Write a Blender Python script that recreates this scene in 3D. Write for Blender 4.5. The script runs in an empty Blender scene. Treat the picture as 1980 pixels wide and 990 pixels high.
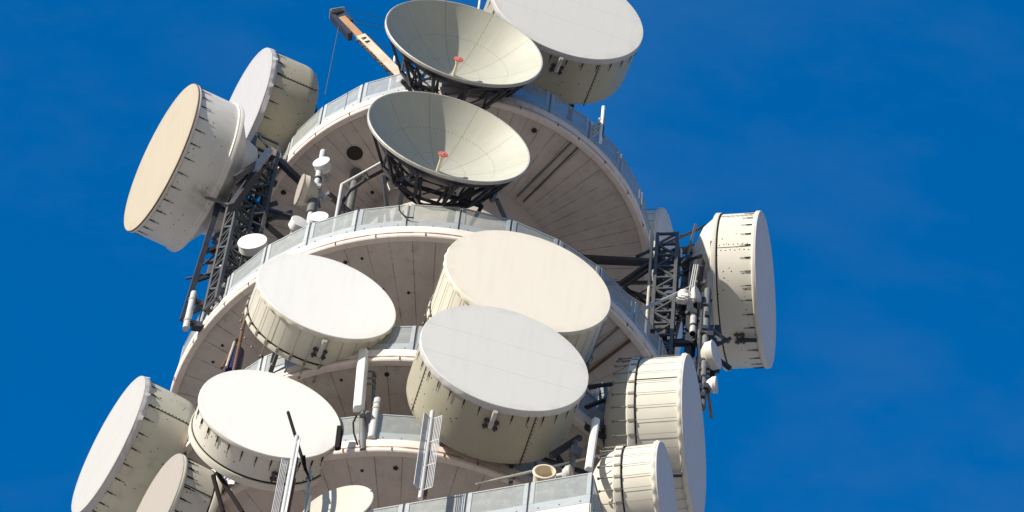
import bpy, bmesh, math, random
from mathutils import Vector, Matrix
random.seed(7)
PI = math.pi
S = bpy.context.scene
COL = S.collection
ZO = 122.2                      # height of the fitted origin above the ground
rad = math.radians

# ------------------------------------------------------------------ camera
CAM = Vector((1.81888, -71.16558, -120.56309))
EL, RO, FP = rad(59.44764), rad(6.84065), 8808.5506
Dv = Vector((0, math.cos(EL), math.sin(EL)))
Uv0 = Vector((0, -math.sin(EL), math.cos(EL)))
Rv = Vector((1, 0, 0)) * math.cos(RO) + Uv0 * math.sin(RO)
Uv = Vector((-1, 0, 0)) * math.sin(RO) + Uv0 * math.cos(RO)
cd = bpy.data.cameras.new('camera')
cam = bpy.data.objects.new('camera', cd)
COL.objects.link(cam)
cd.sensor_width = 36
cd.lens = FP / 1980 * 36
cd.clip_start = 1
cd.clip_end = 20000
Mx = Matrix((Rv, Uv, -Dv)).transposed().to_4x4()
Mx.translation = CAM + Vector((0, 0, ZO))
cam.matrix_world = Mx
S.camera = cam

def at(px, py, y=None, r=None, z=None):
    """point of the place seen at a photo pixel, at a known depth (plane y, height z or distance r from the tower axis)"""
    v = Dv + Rv * ((px - 990) / FP) - Uv * ((py - 495) / FP)
    if y is not None: t = (y - CAM.y) / v.y
    elif z is not None: t = (z - CAM.z) / v.z
    else:
        a = v.x**2 + v.y**2; b = 2 * (CAM.x * v.x + CAM.y * v.y); c = CAM.x**2 + CAM.y**2 - r * r
        t = (-b - math.sqrt(max(0, b * b - 4 * a * c))) / 2 / a
    return CAM + v * t

# ------------------------------------------------------------------ materials
class NT:
    def __init__(s, name):
        m = bpy.data.materials.new(name); m.use_nodes = True
        s.m = m; s.t = m.node_tree; s.b = s.t.nodes['Principled BSDF']; s.out = s.t.nodes['Material Output']
        s.oc = s.n('ShaderNodeTexCoord').outputs['Object']
    def n(s, k, **kw):
        x = s.t.nodes.new(k)
        for a, v in kw.items(): setattr(x, a, v)
        return x
    def l(s, a, b): s.t.links.new(a, b)
    def put(s, sock, v):
        if isinstance(v, bpy.types.NodeSocket): s.l(v, sock)
        else: sock.default_value = v
    def math(s, op, a, b=0.0, c=None, clamp=False):
        x = s.n('ShaderNodeMath', operation=op, use_clamp=clamp)
        s.put(x.inputs[0], a); s.put(x.inputs[1], b)
        if c is not None: s.put(x.inputs[2], c)
        return x.outputs[0]
    def noise(s, vec, scale, detail=4, rough=.55):
        x = s.n('ShaderNodeTexNoise'); s.put(x.inputs['Vector'], vec)
        x.inputs['Scale'].default_value = scale; x.inputs['Detail'].default_value = detail; x.inputs['Roughness'].default_value = rough
        return x.outputs['Fac']
    def ramp(s, f, lo, hi, a=0.0, b=1.0):
        x = s.n('ShaderNodeMapRange', clamp=True); s.put(x.inputs[0], f)
        x.inputs[1].default_value = lo; x.inputs[2].default_value = hi; x.inputs[3].default_value = a; x.inputs[4].default_value = b
        return x.outputs[0]
    def mix(s, f, a, b):
        x = s.n('ShaderNodeMix', data_type='RGBA'); s.put(x.inputs[0], f)
        for i, v in ((6, a), (7, b)):
            if isinstance(v, bpy.types.NodeSocket): s.l(v, x.inputs[i])
            else: x.inputs[i].default_value = (*v, 1)
        return x.outputs[2]
    def comb(s, x_, y_, z_):
        x = s.n('ShaderNodeCombineXYZ'); s.put(x.inputs[0], x_); s.put(x.inputs[1], y_); s.put(x.inputs[2], z_); return x.outputs[0]
    def sep(s, v):
        x = s.n('ShaderNodeSeparateXYZ'); s.l(v, x.inputs[0]); return x.outputs
    def bump(s, h, strength=.2, dist=.02):
        x = s.n('ShaderNodeBump'); x.inputs['Strength'].default_value = strength; x.inputs['Distance'].default_value = dist
        s.l(h, x.inputs['Height']); s.l(x.outputs[0], s.b.inputs['Normal'])
    def done(s, col, rough=.5, metal=0., spec=.4):
        if isinstance(col, bpy.types.NodeSocket): s.l(col, s.b.inputs['Base Color'])
        else: s.b.inputs['Base Color'].default_value = (*col, 1)
        s.put(s.b.inputs['Roughness'], rough); s.b.inputs['Metallic'].default_value = metal
        s.b.inputs['Specular IOR Level'].default_value = spec
        return s.m

def plain(name, col, dirt=None, amt=.35, scale=3., rough=.5, metal=0., spec=.4, bump=0.):
    k = NT(name)
    c = col
    n = k.noise(k.oc, scale, 6, .62)
    c = k.mix(k.ramp(n, .42, .75, 0, amt), col, dirt or tuple(x * .6 for x in col))
    if bump: k.bump(k.noise(k.oc, scale * 6, 3), bump, .02)
    return k.done(c, rough, metal, spec)

def angle_r(k):
    x, y, z = k.sep(k.oc)
    return k.math('ARCTAN2', y, x), k.math('SQRT', k.math('ADD', k.math('MULTIPLY', x, x), k.math('MULTIPLY', y, y))), z

def line(k, a, r, n, width):
    """1 on n equally spaced radial joints of given width"""
    f = k.math('FRACT', k.math('ADD', k.math('MULTIPLY', a, n / (2 * PI)), .5))
    d = k.math('MULTIPLY', k.math('ABSOLUTE', k.math('SUBTRACT', f, .5)), k.math('MULTIPLY', r, 2 * PI / n))
    return k.ramp(d, width * .5, width, 1, 0)

def soffit_mat(N):
    k = NT('soffit_concrete'); a, r, z = angle_r(k)
    idx = k.math('FLOOR', k.math('ADD', k.math('MULTIPLY', a, N / (2 * PI)), .5))
    wn = k.n('ShaderNodeTexWhiteNoise', noise_dimensions='1D'); k.l(idx, wn.inputs['W'])
    base = k.mix(k.ramp(wn.outputs[0], 0, 1, .0, .42), (.60, .535, .48), (.52, .47, .43))
    base = k.mix(k.ramp(k.noise(k.oc, 1.1, 7, .65), .40, .72, 0, .55), base, (.45, .385, .345))
    st = k.noise(k.comb(k.math('MULTIPLY', a, 30), k.math('MULTIPLY', r, .5), 0.), 1.0, 5, .6)
    base = k.mix(k.ramp(st, .55, .78, 0, .4), base, (.68, .60, .54))
    base = k.mix(k.ramp(k.noise(k.oc, 9, 4), .66, .74, 0, .5), base, (.16, .12, .10))
    base = k.mix(k.ramp(k.noise(k.oc, .42, 5, .7), .46, .66, 0, .5), base, (.40, .36, .33))
    base = k.mix(k.ramp(k.noise(k.oc, 3.4, 8, .75), .55, .66, 0, .45), base, (.36, .30, .26))
    fade = k.ramp(k.noise(k.oc, 1.7, 4, .7), .36, .60, .15, .95)
    base = k.mix(k.math('MULTIPLY', line(k, a, r, N, .017), fade), base, (.24, .19, .165))
    k.bump(k.noise(k.oc, 14, 5, .7), .35, .02)
    return k.done(base, .85, 0, .2)

def fascia_mat():
    k = NT('painted_concrete_edge'); a, r, z = angle_r(k)
    base = k.mix(k.ramp(k.noise(k.oc, 1.6, 6, .6), .4, .72, 0, .55), (.74, .66, .61), (.60, .50, .44))
    streak = k.noise(k.comb(k.math('MULTIPLY', a, 36), k.math('MULTIPLY', z, .6), 3.), 1.0, 5, .65)
    base = k.mix(k.ramp(streak, .54, .74, 0, .6), base, (.52, .33, .22))
    near = k.ramp(k.math('ABSOLUTE', k.math('SUBTRACT', z, .165)), .01, .055, 1, 0)
    rust = k.math('MULTIPLY', near, k.ramp(k.noise(k.oc, 2.3, 4), .36, .56))
    base = k.mix(k.math('MULTIPLY', rust, .85), base, (.24, .11, .07))
    k.bump(k.noise(k.oc, 12, 4), .2, .01)
    return k.done(base, .75, 0, .25)

def drum_side(name, col, dirt, seams=0, seamw=.012, streak=0., streak_col=(.5, .5, .42), amt=.3, rough=.45, grime=None):
    k = NT(name); a, r, z = angle_r(k)
    base = k.mix(k.ramp(k.noise(k.oc, 1.3, 6, .62), .4, .75, 0, amt), col, dirt)
    if streak:
        s_ = k.noise(k.comb(k.math('MULTIPLY', a, 9), k.math('MULTIPLY', z, 1.0), 1.), 1.6, 6, .7)
        top = k.ramp(k.math('SINE', a), .1, .9)
        base = k.mix(k.math('MULTIPLY', k.math('MULTIPLY', k.ramp(s_, .40, .54), top), streak), base, streak_col)
        base = k.mix(k.math('MULTIPLY', k.ramp(k.noise(k.oc, 2.6, 5), .55, .7), streak * .45), base, (.34, .33, .20))
    base = k.mix(k.ramp(k.noise(k.oc, 16, 3), .70, .76, 0, .6), base, tuple(c * .3 for c in col))
    if grime:
        da = k.math('ADD', a, -grime)
        m = k.ramp(k.math('ADD', k.math('MULTIPLY', da, da), k.math('MULTIPLY', k.math('MULTIPLY', z, z), .06)), .0, .05, 1, 0)
        m = k.math('MULTIPLY', m, k.ramp(k.noise(k.oc, 3.2, 7, .7), .40, .60))
        base = k.mix(k.math('MULTIPLY', m, .8), base, (.22, .21, .19))
    if seams:
        base = k.mix(k.math('MULTIPLY', line(k, a, r, seams, seamw), .75), base, tuple(c * .32 for c in col))
    return k.done(base, rough, 0, .35)

def cover_mat(name, col, dirt, lines=(), crack=False, amt=.12, rough=.6, stain=None):
    k = NT(name); x, y, z = k.sep(k.oc)
    base = k.mix(k.ramp(k.noise(k.oc, .9, 6, .6), .35, .75, 0, amt), col, dirt)
    gx, gy, gz = k.sep(k.n('ShaderNodeTexCoord').outputs['Generated'])
    rr = k.math('MULTIPLY', k.math('SQRT', k.math('ADD', k.math('POWER', k.math('SUBTRACT', gx, .5), 2), k.math('POWER', k.math('SUBTRACT', gy, .5), 2))), 2)
    edge = k.math('MULTIPLY', k.ramp(rr, .86, 1.0), k.ramp(k.noise(k.oc, 2.2, 6, .7), .42, .62))
    base = k.mix(k.math('MULTIPLY', edge, .35), base, tuple(c * .72 for c in dirt))
    runs = k.noise(k.comb(k.math('MULTIPLY', x, 5.5), k.math('MULTIPLY', y, .45), 1.), 1.0, 6, .65)
    base = k.mix(k.ramp(runs, .50, .72, 0, .16), base, tuple(c * .78 for c in dirt))
    spots = k.noise(k.oc, 11, 3)
    base = k.mix(k.ramp(spots, .72, .78, 0, .25), base, tuple(c * .55 for c in dirt))
    for v in lines:
        d = k.ramp(k.math('ABSOLUTE', k.math('SUBTRACT', y, v)), .004, .016, .32, 0)
        base = k.mix(d, base, tuple(c * .45 for c in col))
    if crack:
        w = k.math('MULTIPLY', k.math('SUBTRACT', k.noise(k.oc, 1.2, 3), .5), .5)
        d = k.math('ABSOLUTE', k.math('SUBTRACT', k.math('ADD', x, w), .1))
        m = k.math('MULTIPLY', k.ramp(d, .004, .014, .55, 0), k.math('LESS_THAN', k.math('ABSOLUTE', k.math('SUBTRACT', y, .35)), .7))
        base = k.mix(m, base, tuple(c * .4 for c in col))
    if stain:
        s_ = k.noise(k.comb(k.math('MULTIPLY', x, .5), k.math('MULTIPLY', y, 2.2), 0.), 1.2, 5, .65)
        base = k.mix(k.ramp(s_, .56, .72, 0, .35), base, stain)
    k.bump(k.noise(k.oc, 1.4, 3), .05, .05)
    return k.done(base, rough, 0, .3)

def dish_mat():
    k = NT('dish_paint'); a, r, z = angle_r(k)
    base = k.mix(k.ramp(k.noise(k.oc, 1.0, 6, .6), .38, .74, 0, .5), (.44, .445, .385), (.35, .355, .295))
    st = k.noise(k.comb(k.math('MULTIPLY', a, 12), k.math('MULTIPLY', r, .8), 0.), 1.0, 5, .6)
    base = k.mix(k.ramp(st, .55, .75, 0, .35), base, (.55, .535, .455))
    # dotted rivet seams along radial joints and rings
    dots = k.ramp(k.math('FRACT', k.math('MULTIPLY', r, 9)), .30, .42, 1, .6)
    base = k.mix(k.math('MULTIPLY', k.math('MULTIPLY', line(k, a, r, 10, .020), dots), .6), base, (.22, .20, .14))
    for rr in (.78, 1.55):
        ring = k.ramp(k.math('ABSOLUTE', k.math('SUBTRACT', r, rr)), .009, .018, 1, 0)
        ad = k.ramp(k.math('FRACT', k.math('MULTIPLY', a, 9 * rr)), .35, .5, 1, 0)
        base = k.mix(k.math('MULTIPLY', k.math('MULTIPLY', ring, ad), .7), base, (.24, .22, .15))
    return k.done(base, .5, 0, .35)

def mesh_infill_mat():
    k = NT('expanded_metal'); x, y, z = k.sep(k.oc)
    n = k.noise(k.oc, 46, 2)
    base = k.mix(k.ramp(n, .3, .7), (.24, .26, .255), (.38, .40, .39))
    base = k.mix(k.ramp(k.noise(k.oc, 3, 5), .45, .7, 0, .5), base, (.48, .49, .48))
    m = k.done(base, .55, .25, .4)
    tr = k.n('ShaderNodeBsdfTransparent'); mx = k.n('ShaderNodeMixShader')
    k.l(k.ramp(k.noise(k.oc, 60, 1), .40, .60, .06, .42), mx.inputs[0]); k.l(k.b.outputs[0], mx.inputs[1]); k.l(tr.outputs[0], mx.inputs[2])
    k.l(mx.outputs[0], k.out.inputs[0])
    return m

M = dict(
    soffit_fine=soffit_mat(80), soffit_mid=soffit_mat(70), soffit=soffit_mat(58), fascia=fascia_mat(), dish=dish_mat(), infill=mesh_infill_mat(),
    shaft=plain('shaft_concrete', (.50, .45, .42), (.36, .31, .28), .6, 1.2, .85, 0, .2, .2),
    deck=plain('deck_concrete', (.36, .34, .32), None, .4, 1.5, .9, 0, .2),
    galv=plain('galvanised_steel', (.43, .455, .455), (.31, .335, .34), .6, 2.5, .5, .35, .4),
    steel=plain('dark_painted_steel', (.045, .05, .062), (.10, .085, .075), .5, 4, .5, .2, .4),
    greysteel=plain('grey_weathered_steel', (.17, .18, .18), (.09, .075, .06), .6, 3, .55, .3, .4),
    midsteel=plain('mid_grey_mast_steel', (.10, .105, .11), (.06, .05, .045), .6, 3, .55, .3, .4),
    rodsteel=plain('grimy_rod_steel', (.24, .225, .195), (.12, .10, .08), .6, 3, .6, .2, .4),
    lightsteel=plain('pale_weathered_steel', (.50, .49, .45), (.22, .18, .14), .5, 5, .5, .2, .4),
    black=plain('black_rubber', (.014, .012, .012), None, .2, 5, .85, 0, .15),
    rust=plain('rusty_iron', (.15, .075, .045), (.06, .03, .02), .6, 6, .8),
    hole=plain('dark_recess', (.035, .027, .023), None, .3, 5, .9),
    pole=plain('pole_grey_paint', (.52, .53, .54), (.34, .34, .33), .5, 3, .5),
    white=plain('white_paint', (.80, .80, .78), (.58, .56, .50), .35, 2.2, .45),
    cream=plain('cream_paint', (.74, .66, .52), (.52, .42, .28), .5, 2.4, .5),
    radio=plain('radio_unit_paint', (.70, .69, .66), (.50, .48, .44), .4, 6, .45),
    red=plain('red_feed_disc', (.62, .10, .07), (.5, .2, .15), .5, 8, .5),
    wood=plain('weathered_orange_board', (.44, .25, .13), (.30, .17, .10), .7, 4, .8),
    jib=plain('weathered_cream_jib', (.62, .56, .46), (.40, .31, .22), .7, 2.4, .7),
    rustdark=plain('dark_rusty_cable', (.07, .05, .045), (.12, .07, .05), .6, 6, .8),
    bluesteel=plain('blue_black_steel', (.03, .035, .06), (.06, .06, .07), .5, 4, .5, .1),
    bluebox=plain('dark_blue_gloss', (.02, .025, .09), None, .3, 4, .25),
    wire=plain('steel_wire', (.10, .11, .12), None, .3, 8, .5, .5),
    # shrouds
    sh_beige=drum_side('beige_fibreglass', (.375, .355, .275), (.30, .28, .205), 0, amt=.5),
    sh_mossy=drum_side('mossy_beige_fibreglass', (.50, .45, .33), (.38, .34, .23), 0, streak=1.0, streak_col=(.70, .72, .62), amt=.5),
    sh_mossyw=drum_side('mossy_pale_fibreglass', (.60, .58, .47), (.45, .41, .29), 0, streak=.75, streak_col=(.72, .74, .66), amt=.5),
    sh_cream=drum_side('panelled_cream_shroud', (.58, .55, .47), (.45, .42, .34), 0, amt=.4),
    sh_white=drum_side('pale_shroud', (.64, .62, .55), (.50, .465, .39), 0, amt=.4),
    sh_panel=drum_side('panelled_white_shroud', (.68, .655, .58), (.55, .51, .42), 0, amt=.4),
    sh_dirty=drum_side('grimy_white_shroud', (.76, .73, .67), (.54, .50, .44), 0, amt=.45, grime=rad(-72)),
    grime=plain('dark_grime', (.30, .28, .25), (.2, .18, .16), .6, 5, .9),
    # covers
    cv_grey=cover_mat('grey_white_fabric', (.64, .635, .61), (.59, .58, .555), (.62, -.62)),
    cv_skirt=plain('grey_fabric_skirt', (.50, .49, .50), (.40, .39, .40), .4, 2.0, .6),
    cv_lilac=cover_mat('pale_grey_fabric', (.42, .415, .43), (.37, .365, .38), (.5, -.6)),
    cv_white=cover_mat('bright_white_cover', (.84, .83, .80), (.78, .77, .73), stain=(.80, .74, .70)),
    cv_plain=cover_mat('plain_cream_paint', (.52, .495, .43), (.46, .43, .36), amt=.3),
    cv_soft=cover_mat('soft_white_fabric', (.44, .435, .42), (.405, .40, .385), (.4, -.5)),
    cv_cream=cover_mat('cream_cover', (.79, .735, .635), (.73, .67, .56), ()),
    cv_tan=cover_mat('sun_yellowed_cover', (.43, .38, .295), (.38, .325, .235), (), amt=.3),
    cv_clay=cover_mat('beige_grey_cover', (.35, .32, .285), (.31, .28, .245), ()),
    cv_mauve=cover_mat('dull_lilac_cover', (.70, .655, .645), (.61, .565, .55), (), crack=True, amt=.35),
    ground=plain('dry_pale_ground', (.50, .43, .355), (.42, .355, .285), .6, .02, .95, 0, .1),
)

# ------------------------------------------------------------------ mesh helpers
def off(p): return Vector((p[0], p[1], p[2] + ZO))

def finish(name, bm, mats, parent=None, mw=None, sharp=35):
    me = bpy.data.meshes.new(name); bm.normal_update(); bm.to_mesh(me); bm.free()
    for m in (mats if isinstance(mats, (list, tuple)) else [mats]): me.materials.append(M[m])
    for p in me.polygons: p.use_smooth = True
    me.set_sharp_from_angle(angle=rad(sharp))
    return link(name, me, parent, mw)

def link(name, me, parent=None, mw=None):
    o = bpy.data.objects.new(name, me); COL.objects.link(o)
    if parent is not None: o.parent = parent
    if mw is not None: o.matrix_local = mw
    return o

def thing(name, label, cat, mw, group=None):
    o = bpy.data.objects.new(name, None); COL.objects.link(o); o.empty_display_size = .2
    o.matrix_world = mw if isinstance(mw, Matrix) else Matrix.Translation(off(mw))
    return tag(o, label, cat, group)

def tag(o, label, cat, group=None):
    o['label'] = label; o['category'] = cat
    if group: o['group'] = group
    return o

def lathe(bm, prof, n=96, rf=None, mi=0, a0=0, a1=2 * PI):
    """revolve (r, w) pairs about local z; rf(angle, i) -> (dr, dw)"""
    full = abs(a1 - a0 - 2 * PI) < 1e-6
    rows = []
    m = n if full else n + 1
    for i, (r, w) in enumerate(prof):
        if r < 1e-6: rows.append([bm.verts.new((0, 0, w))] * m); continue
        row = []
        for j in range(m):
            a = a0 + (a1 - a0) * j / n
            dr, dw = rf(a, i) if rf else (0, 0)
            row.append(bm.verts.new(((r + dr) * math.cos(a), (r + dr) * math.sin(a), w + dw)))
        rows.append(row)
    for i in range(len(rows) - 1):
        for j in range(n):
            k = (j + 1) % m
            vs = []
            for v in (rows[i][j], rows[i][k], rows[i + 1][k], rows[i + 1][j]):
                if v not in vs: vs.append(v)
            if len(vs) > 2:
                f = bm.faces.new(vs); f.material_index = mi
    return bm

def bar(bm, a, b, w, h=None, up=(0, 0, 1), mi=0):
    """box section between two points"""
    a, b = Vector(a), Vector(b); d = (b - a).normalized(); h = h or w
    s = d.cross(Vector(up))
    if s.length < 1e-4: s = d.cross(Vector((1, 0, 0)))
    s.normalize(); t = s.cross(d)
    q = [(-1, -1), (1, -1), (1, 1), (-1, 1)]
    A = [bm.verts.new(a + s * x * w / 2 + t * y * h / 2) for x, y in q]
    B = [bm.verts.new(b + s * x * w / 2 + t * y * h / 2) for x, y in q]
    fs = [bm.faces.new(A[::-1]), bm.faces.new(B)]
    for i in range(4): fs.append(bm.faces.new((A[i], A[(i + 1) % 4], B[(i + 1) % 4], B[i])))
    for f in fs: f.material_index = mi
    return bm

def tube(bm, pts, r, n=12, mi=0, cap=True):
    """round tube through points; r a number or a list"""
    pts = [Vector(p) for p in pts]; rs = r if isinstance(r, (list, tuple)) else [r] * len(pts)
    prev = None; rows = []
    for i, p in enumerate(pts):
        d = (pts[min(i + 1, len(pts) - 1)] - pts[max(i - 1, 0)])
        d.normalize()
        s = prev - d * prev.dot(d) if prev is not None else d.cross(Vector((0, 0, 1)) if abs(d.z) < .9 else Vector((1, 0, 0)))
        s.normalize(); prev = s; t = d.cross(s)
        rows.append([bm.verts.new(p + (s * math.cos(2 * PI * j / n) + t * math.sin(2 * PI * j / n)) * rs[i]) for j in range(n)])
    for i in range(len(rows) - 1):
        for j in range(n):
            f = bm.faces.new((rows[i][j], rows[i][(j + 1) % n], rows[i + 1][(j + 1) % n], rows[i + 1][j])); f.material_index = mi
    if cap:
        bm.faces.new(rows[0][::-1]).material_index = mi; bm.faces.new(rows[-1]).material_index = mi
    return bm

def box(bm, c, sx, sy, sz, mi=0, bev=0.):
    c = Vector(c)
    r = bmesh.ops.create_cube(bm, size=1)
    for v in r['verts']: v.co = Vector((v.co.x * sx, v.co.y * sy, v.co.z * sz)) + c
    fs = {f for v in r['verts'] for f in v.link_faces}
    for f in fs: f.material_index = mi
    if bev:
        bmesh.ops.bevel(bm, geom=list({e for v in r['verts'] for e in v.link_edges}), offset=bev, segments=2, affect='EDGES')
    return bm

def B(): return bmesh.new()

def frame(az, tilt=0.):
    a, t = rad(az), rad(tilt)
    h = Vector((math.cos(a), math.sin(a), 0))
    n = Vector((math.sin(a) * math.cos(t), -math.cos(a) * math.cos(t), math.sin(t)))
    v = n.cross(h)
    return Matrix((h, v, n)).transposed()

# ------------------------------------------------------------------ the setting
bm = B(); lathe(bm, [(0, 0), (8, 0), (60, 0), (400, 0), (9000, 0)], 64)
g = finish('ground', bm, 'ground'); g['kind'] = 'structure'

# ------------------------------------------------------------------ tower
tower = thing('telecom_tower', 'round concrete tower carrying stacked circular platforms full of antennas', 'tower', (0, 0, -ZO))
bm = B(); lathe(bm, [(7, 0), (5.2, 25), (4.1, 60), (3.4, 88), (3.2, 95), (3.2, ZO + 1.5)], 72)
finish('shaft', bm, 'shaft', tower)
RINGS = [('topmost', -1.44, 6.132), ('upper', -12.05, 7.449), ('third', -18.34, 7.295), ('fourth', -22.3, 6.996)]
SH = 3.2
holes = {0: [(686, 296, .30), (548, 372, .10), (1033, 252, .10), (720, 372, .07)],
         1: [(668, 507, .07), (1010, 612, .07), (740, 560, .06), (700, 500, .05), (1262, 640, .08), (412, 700, .05), (430, 668, .05), (790, 566, .05), (505, 690, .07)],
         2: [(748, 724, .08), (660, 735, .05)], 3: [(765, 905, .08), (610, 922, .09), (585, 926, .06), (700, 910, .05)]}
for ri, (nm, z0, R) in enumerate(RINGS):
    base = Matrix.Translation((0, 0, z0 + ZO))
    bm = B()
    lathe(bm, [(SH - .02, .10), (R - .22, .10)], 144, mi=0)
    lathe(bm, [(R - .10, .53), (SH - .02, .53)], 144, mi=1)
    pl = finish('platform', bm, [('soffit_fine', 'soffit_mid', 'soffit', 'soffit')[ri], 'deck'], tower, base)
    bm = B()
    lathe(bm, [(R - .22, .105), (R - .20, .02), (R - .16, 0), (R - .03, 0), (R, .03), (R, .135), (R - .02, .15), (R - .02, .18), (R + .005, .20), (R + .005, .52), (R - .02, .55), (R - .15, .55), (R - .15, .45)], 144)
    finish('edge_beam', bm, 'fascia', pl)
    for px, py, r in holes[ri]:
        p = at(px, py, z=z0 + .10)
        bm = B(); lathe(bm, [(r * 1.0, -.006), (r, .001), (r * .82, .0)], 20, mi=0); lathe(bm, [(r * .84, -.003), (0, -.003)], 20, mi=1)
        finish('drain_hole', bm, ['rust', 'hole'], pl, Matrix.Translation((p.x, p.y, .10)))
    # rusty clips round the rim
    bm = B(); bar(bm, (0, -.004, .02), (0, -.004, .16), .035, .025)
    if ri == 0: clip_me = bpy.data.meshes.new('rim_clip'); bm.to_mesh(clip_me); clip_me.materials.append(M['rust'])
    bm.free()
    for i in range(22):
        a = rad(-105 + 10 * i + random.uniform(-2, 2))
        m_ = Matrix.Rotation(a, 4, 'Z'); m_.translation = Vector((math.sin(a) * R, -math.cos(a) * R, 0))
        link('rim_clip', clip_me, pl, m_)
# conduits across the soffits
def conduit(a, b, z0, w, h, mat):
    p, q = at(*a, z=z0), at(*b, z=z0)
    bm = B(); bar(bm, (p.x, p.y, p.z + ZO), (q.x, q.y, q.z + ZO), w, h)
    return finish('conduit', bm, mat, tower)
conduit((1122, 281), (1012, 390), -1.44 + .07, .03, .05, 'rustdark')
conduit((1108, 272), (1000, 380), -1.44 + .08, .05, .05, 'greysteel')
conduit((1222, 655), (1135, 722), -12.05 + .06, .06, .08, 'rust')
conduit((1206, 625), (1130, 690), -12.05 + .08, .04, .05, 'greysteel')

# ------------------------------------------------------------------ railings
def panel_meshes(W, H=1.25):
    """frame and infill of one railing panel, local x along the panel, y outward, z up"""
    bm = B(); k = .36
    box(bm, (0, 0, k / 2 + .01), W - .05, .03, k, bev=.004)
    box(bm, (-W / 2 + .085, 0, (H + k) / 2 + .012), .11, .034, H - k, bev=.004)
    box(bm, (W / 2 - .085, 0, (H + k) / 2 + .012), .11, .034, H - k, bev=.004)
    box(bm, (0, .002, H - .02), W - .29, .032, .05, bev=.004)
    for i in range(3):
        for s in (1,):
            bmesh.ops.create_uvsphere(bm, u_segments=6, v_segments=4, radius=.022, matrix=Matrix.Translation((-W * .33 + W * .33 * i, .018, .12)))
    for f in bm.faces:
        if len(f.verts) <= 4 and f.calc_area() < .0006 and abs(f.calc_center_median().z - .12) < .03 and f.calc_center_median().y > .016: f.material_index = 1
    me = bpy.data.meshes.new('panel_frame'); bm.to_mesh(me); bm.free(); me.materials.append(M['galv']); me.materials.append(M['greysteel'])
    bm = B(); bmesh.ops.create_grid(bm, x_segments=1, y_segments=1, size=.5)
    for v in bm.verts: v.co = Vector((v.co.x * (W - .27), .0, v.co.y * (H - k - .04) + (H + k) / 2 - .01))
    mi = bpy.data.meshes.new('mesh_infill'); bm.to_mesh(mi); bm.free(); mi.materials.append(M['infill'])
    bm = B(); box(bm, (0, -.05, H / 2), .05, .05, H - .04); bar(bm, (0, -.05, .9), (0, -.55, .02), .04)
    po = bpy.data.meshes.new('post'); bm.to_mesh(po); bm.free(); po.materials.append(M['greysteel'])
    return me, mi, po

def rail_panel(root, me, mi, mw):
    f = link('railing_panel', me, root, mw)
    link('mesh_infill', mi, f)

rl = ['galvanised mesh railing around the topmost round platform', 'galvanised mesh railing around the wide platform below the lower open dish',
      'galvanised mesh railing around the third platform, behind the cream drum', 'galvanised mesh railing around the fourth platform, behind the big grey covered drum']
for ri, (nm, z0, R) in enumerate(RINGS):
    root = thing('railing', rl[ri], 'railing', (0, 0, z0 + .55), 'platform railings')
    n = round(2 * PI * (R - .04) / 1.45); W = 2 * (R - .04) * math.sin(PI / n) * .995
    me, mi, po = panel_meshes(W)
    rear = B()
    for i in range(n):
        a = 2 * PI * (i + .5 * (ri % 2) + .18) / n
        az = math.degrees(a); az = (az + 180) % 360 - 180
        rr = (R - .04) * math.cos(PI / n)
        p = Vector((math.sin(a) * rr, -math.cos(a) * rr, 0))
        h = Vector((math.cos(a), math.sin(a), 0)); nn = Vector((math.sin(a), -math.cos(a), 0))
        mw = Matrix((h, nn, Vector((0, 0, 1)))).transposed().to_4x4(); mw.translation = p
        if abs(az) < 118: rail_panel(root, me, mi, mw); link('post', po, root, mw @ Matrix.Translation((W / 2, 0, 0)))
        else:
            bar(rear, mw @ Vector((-W / 2, 0, .18)), mw @ Vector((W / 2, 0, .18)), .03, .36); bar(rear, mw @ Vector((-W / 2, 0, 1.2)), mw @ Vector((W / 2, 0, 1.2)), .05)
            bar(rear, mw @ Vector((W / 2, 0, 0)), mw @ Vector((W / 2, 0, 1.25)), .06)
    finish('rear_rails', rear, 'galv', root)

# square lower balcony with a corner towards the viewer
C5 = at(1147, 912, z=-25.6); L5 = at(690, 989, z=-25.6)
ex = (C5 - L5); ex.z = 0; ex.normalize(); ey = Vector((-ex.y, ex.x, 0))     # ey points back into the tower
Zr = C5.z; H5 = 1.35; Zf = Zr - H5
sq = Matrix((-ex, ey, Vector((0, 0, 1)))).transposed().to_4x4()
mwq = Matrix((ex, ey, Vector((0, 0, 1)))).transposed().to_4x4(); mwq.translation = Vector((C5.x, C5.y, Zf + ZO))
bm = B(); LX, LY = 11.0, 12.0
box(bm, (-LX / 2, LY / 2, -.24), LX, LY, .48, bev=.03)
box(bm, (-LX / 2, LY / 2, -1.24), LX - .06, LY - .06, 1.5, bev=.02)
sqp = finish('balcony_block', bm, 'fascia', tower, tower.matrix_world.inverted() @ mwq)
sq_rail = thing('railing', 'straight galvanised mesh railing along the square balcony at the bottom edge', 'railing', mwq, 'platform railings')
n5 = 8; W5 = LX / n5
W5 = 1.62
me, mi, po = panel_meshes(W5, H5)
for i in range(7):
    mw = Matrix.Rotation(PI, 4, 'Z'); mw.translation = Vector((-W5 * (i + .5), .03, .0))
    rail_panel(sq_rail, me, mi, mw); link('post', po, sq_rail, mw @ Matrix.Translation((W5 / 2, 0, 0)))
for i in range(7):
    mw = Matrix.Rotation(-PI / 2, 4, 'Z'); mw.translation = Vector((-.03, W5 * (i + .5) + .06, 0))
    rail_panel(sq_rail, me, mi, mw); link('post', po, sq_rail, mw @ Matrix.Translation((W5 / 2, 0, 0)))

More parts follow.
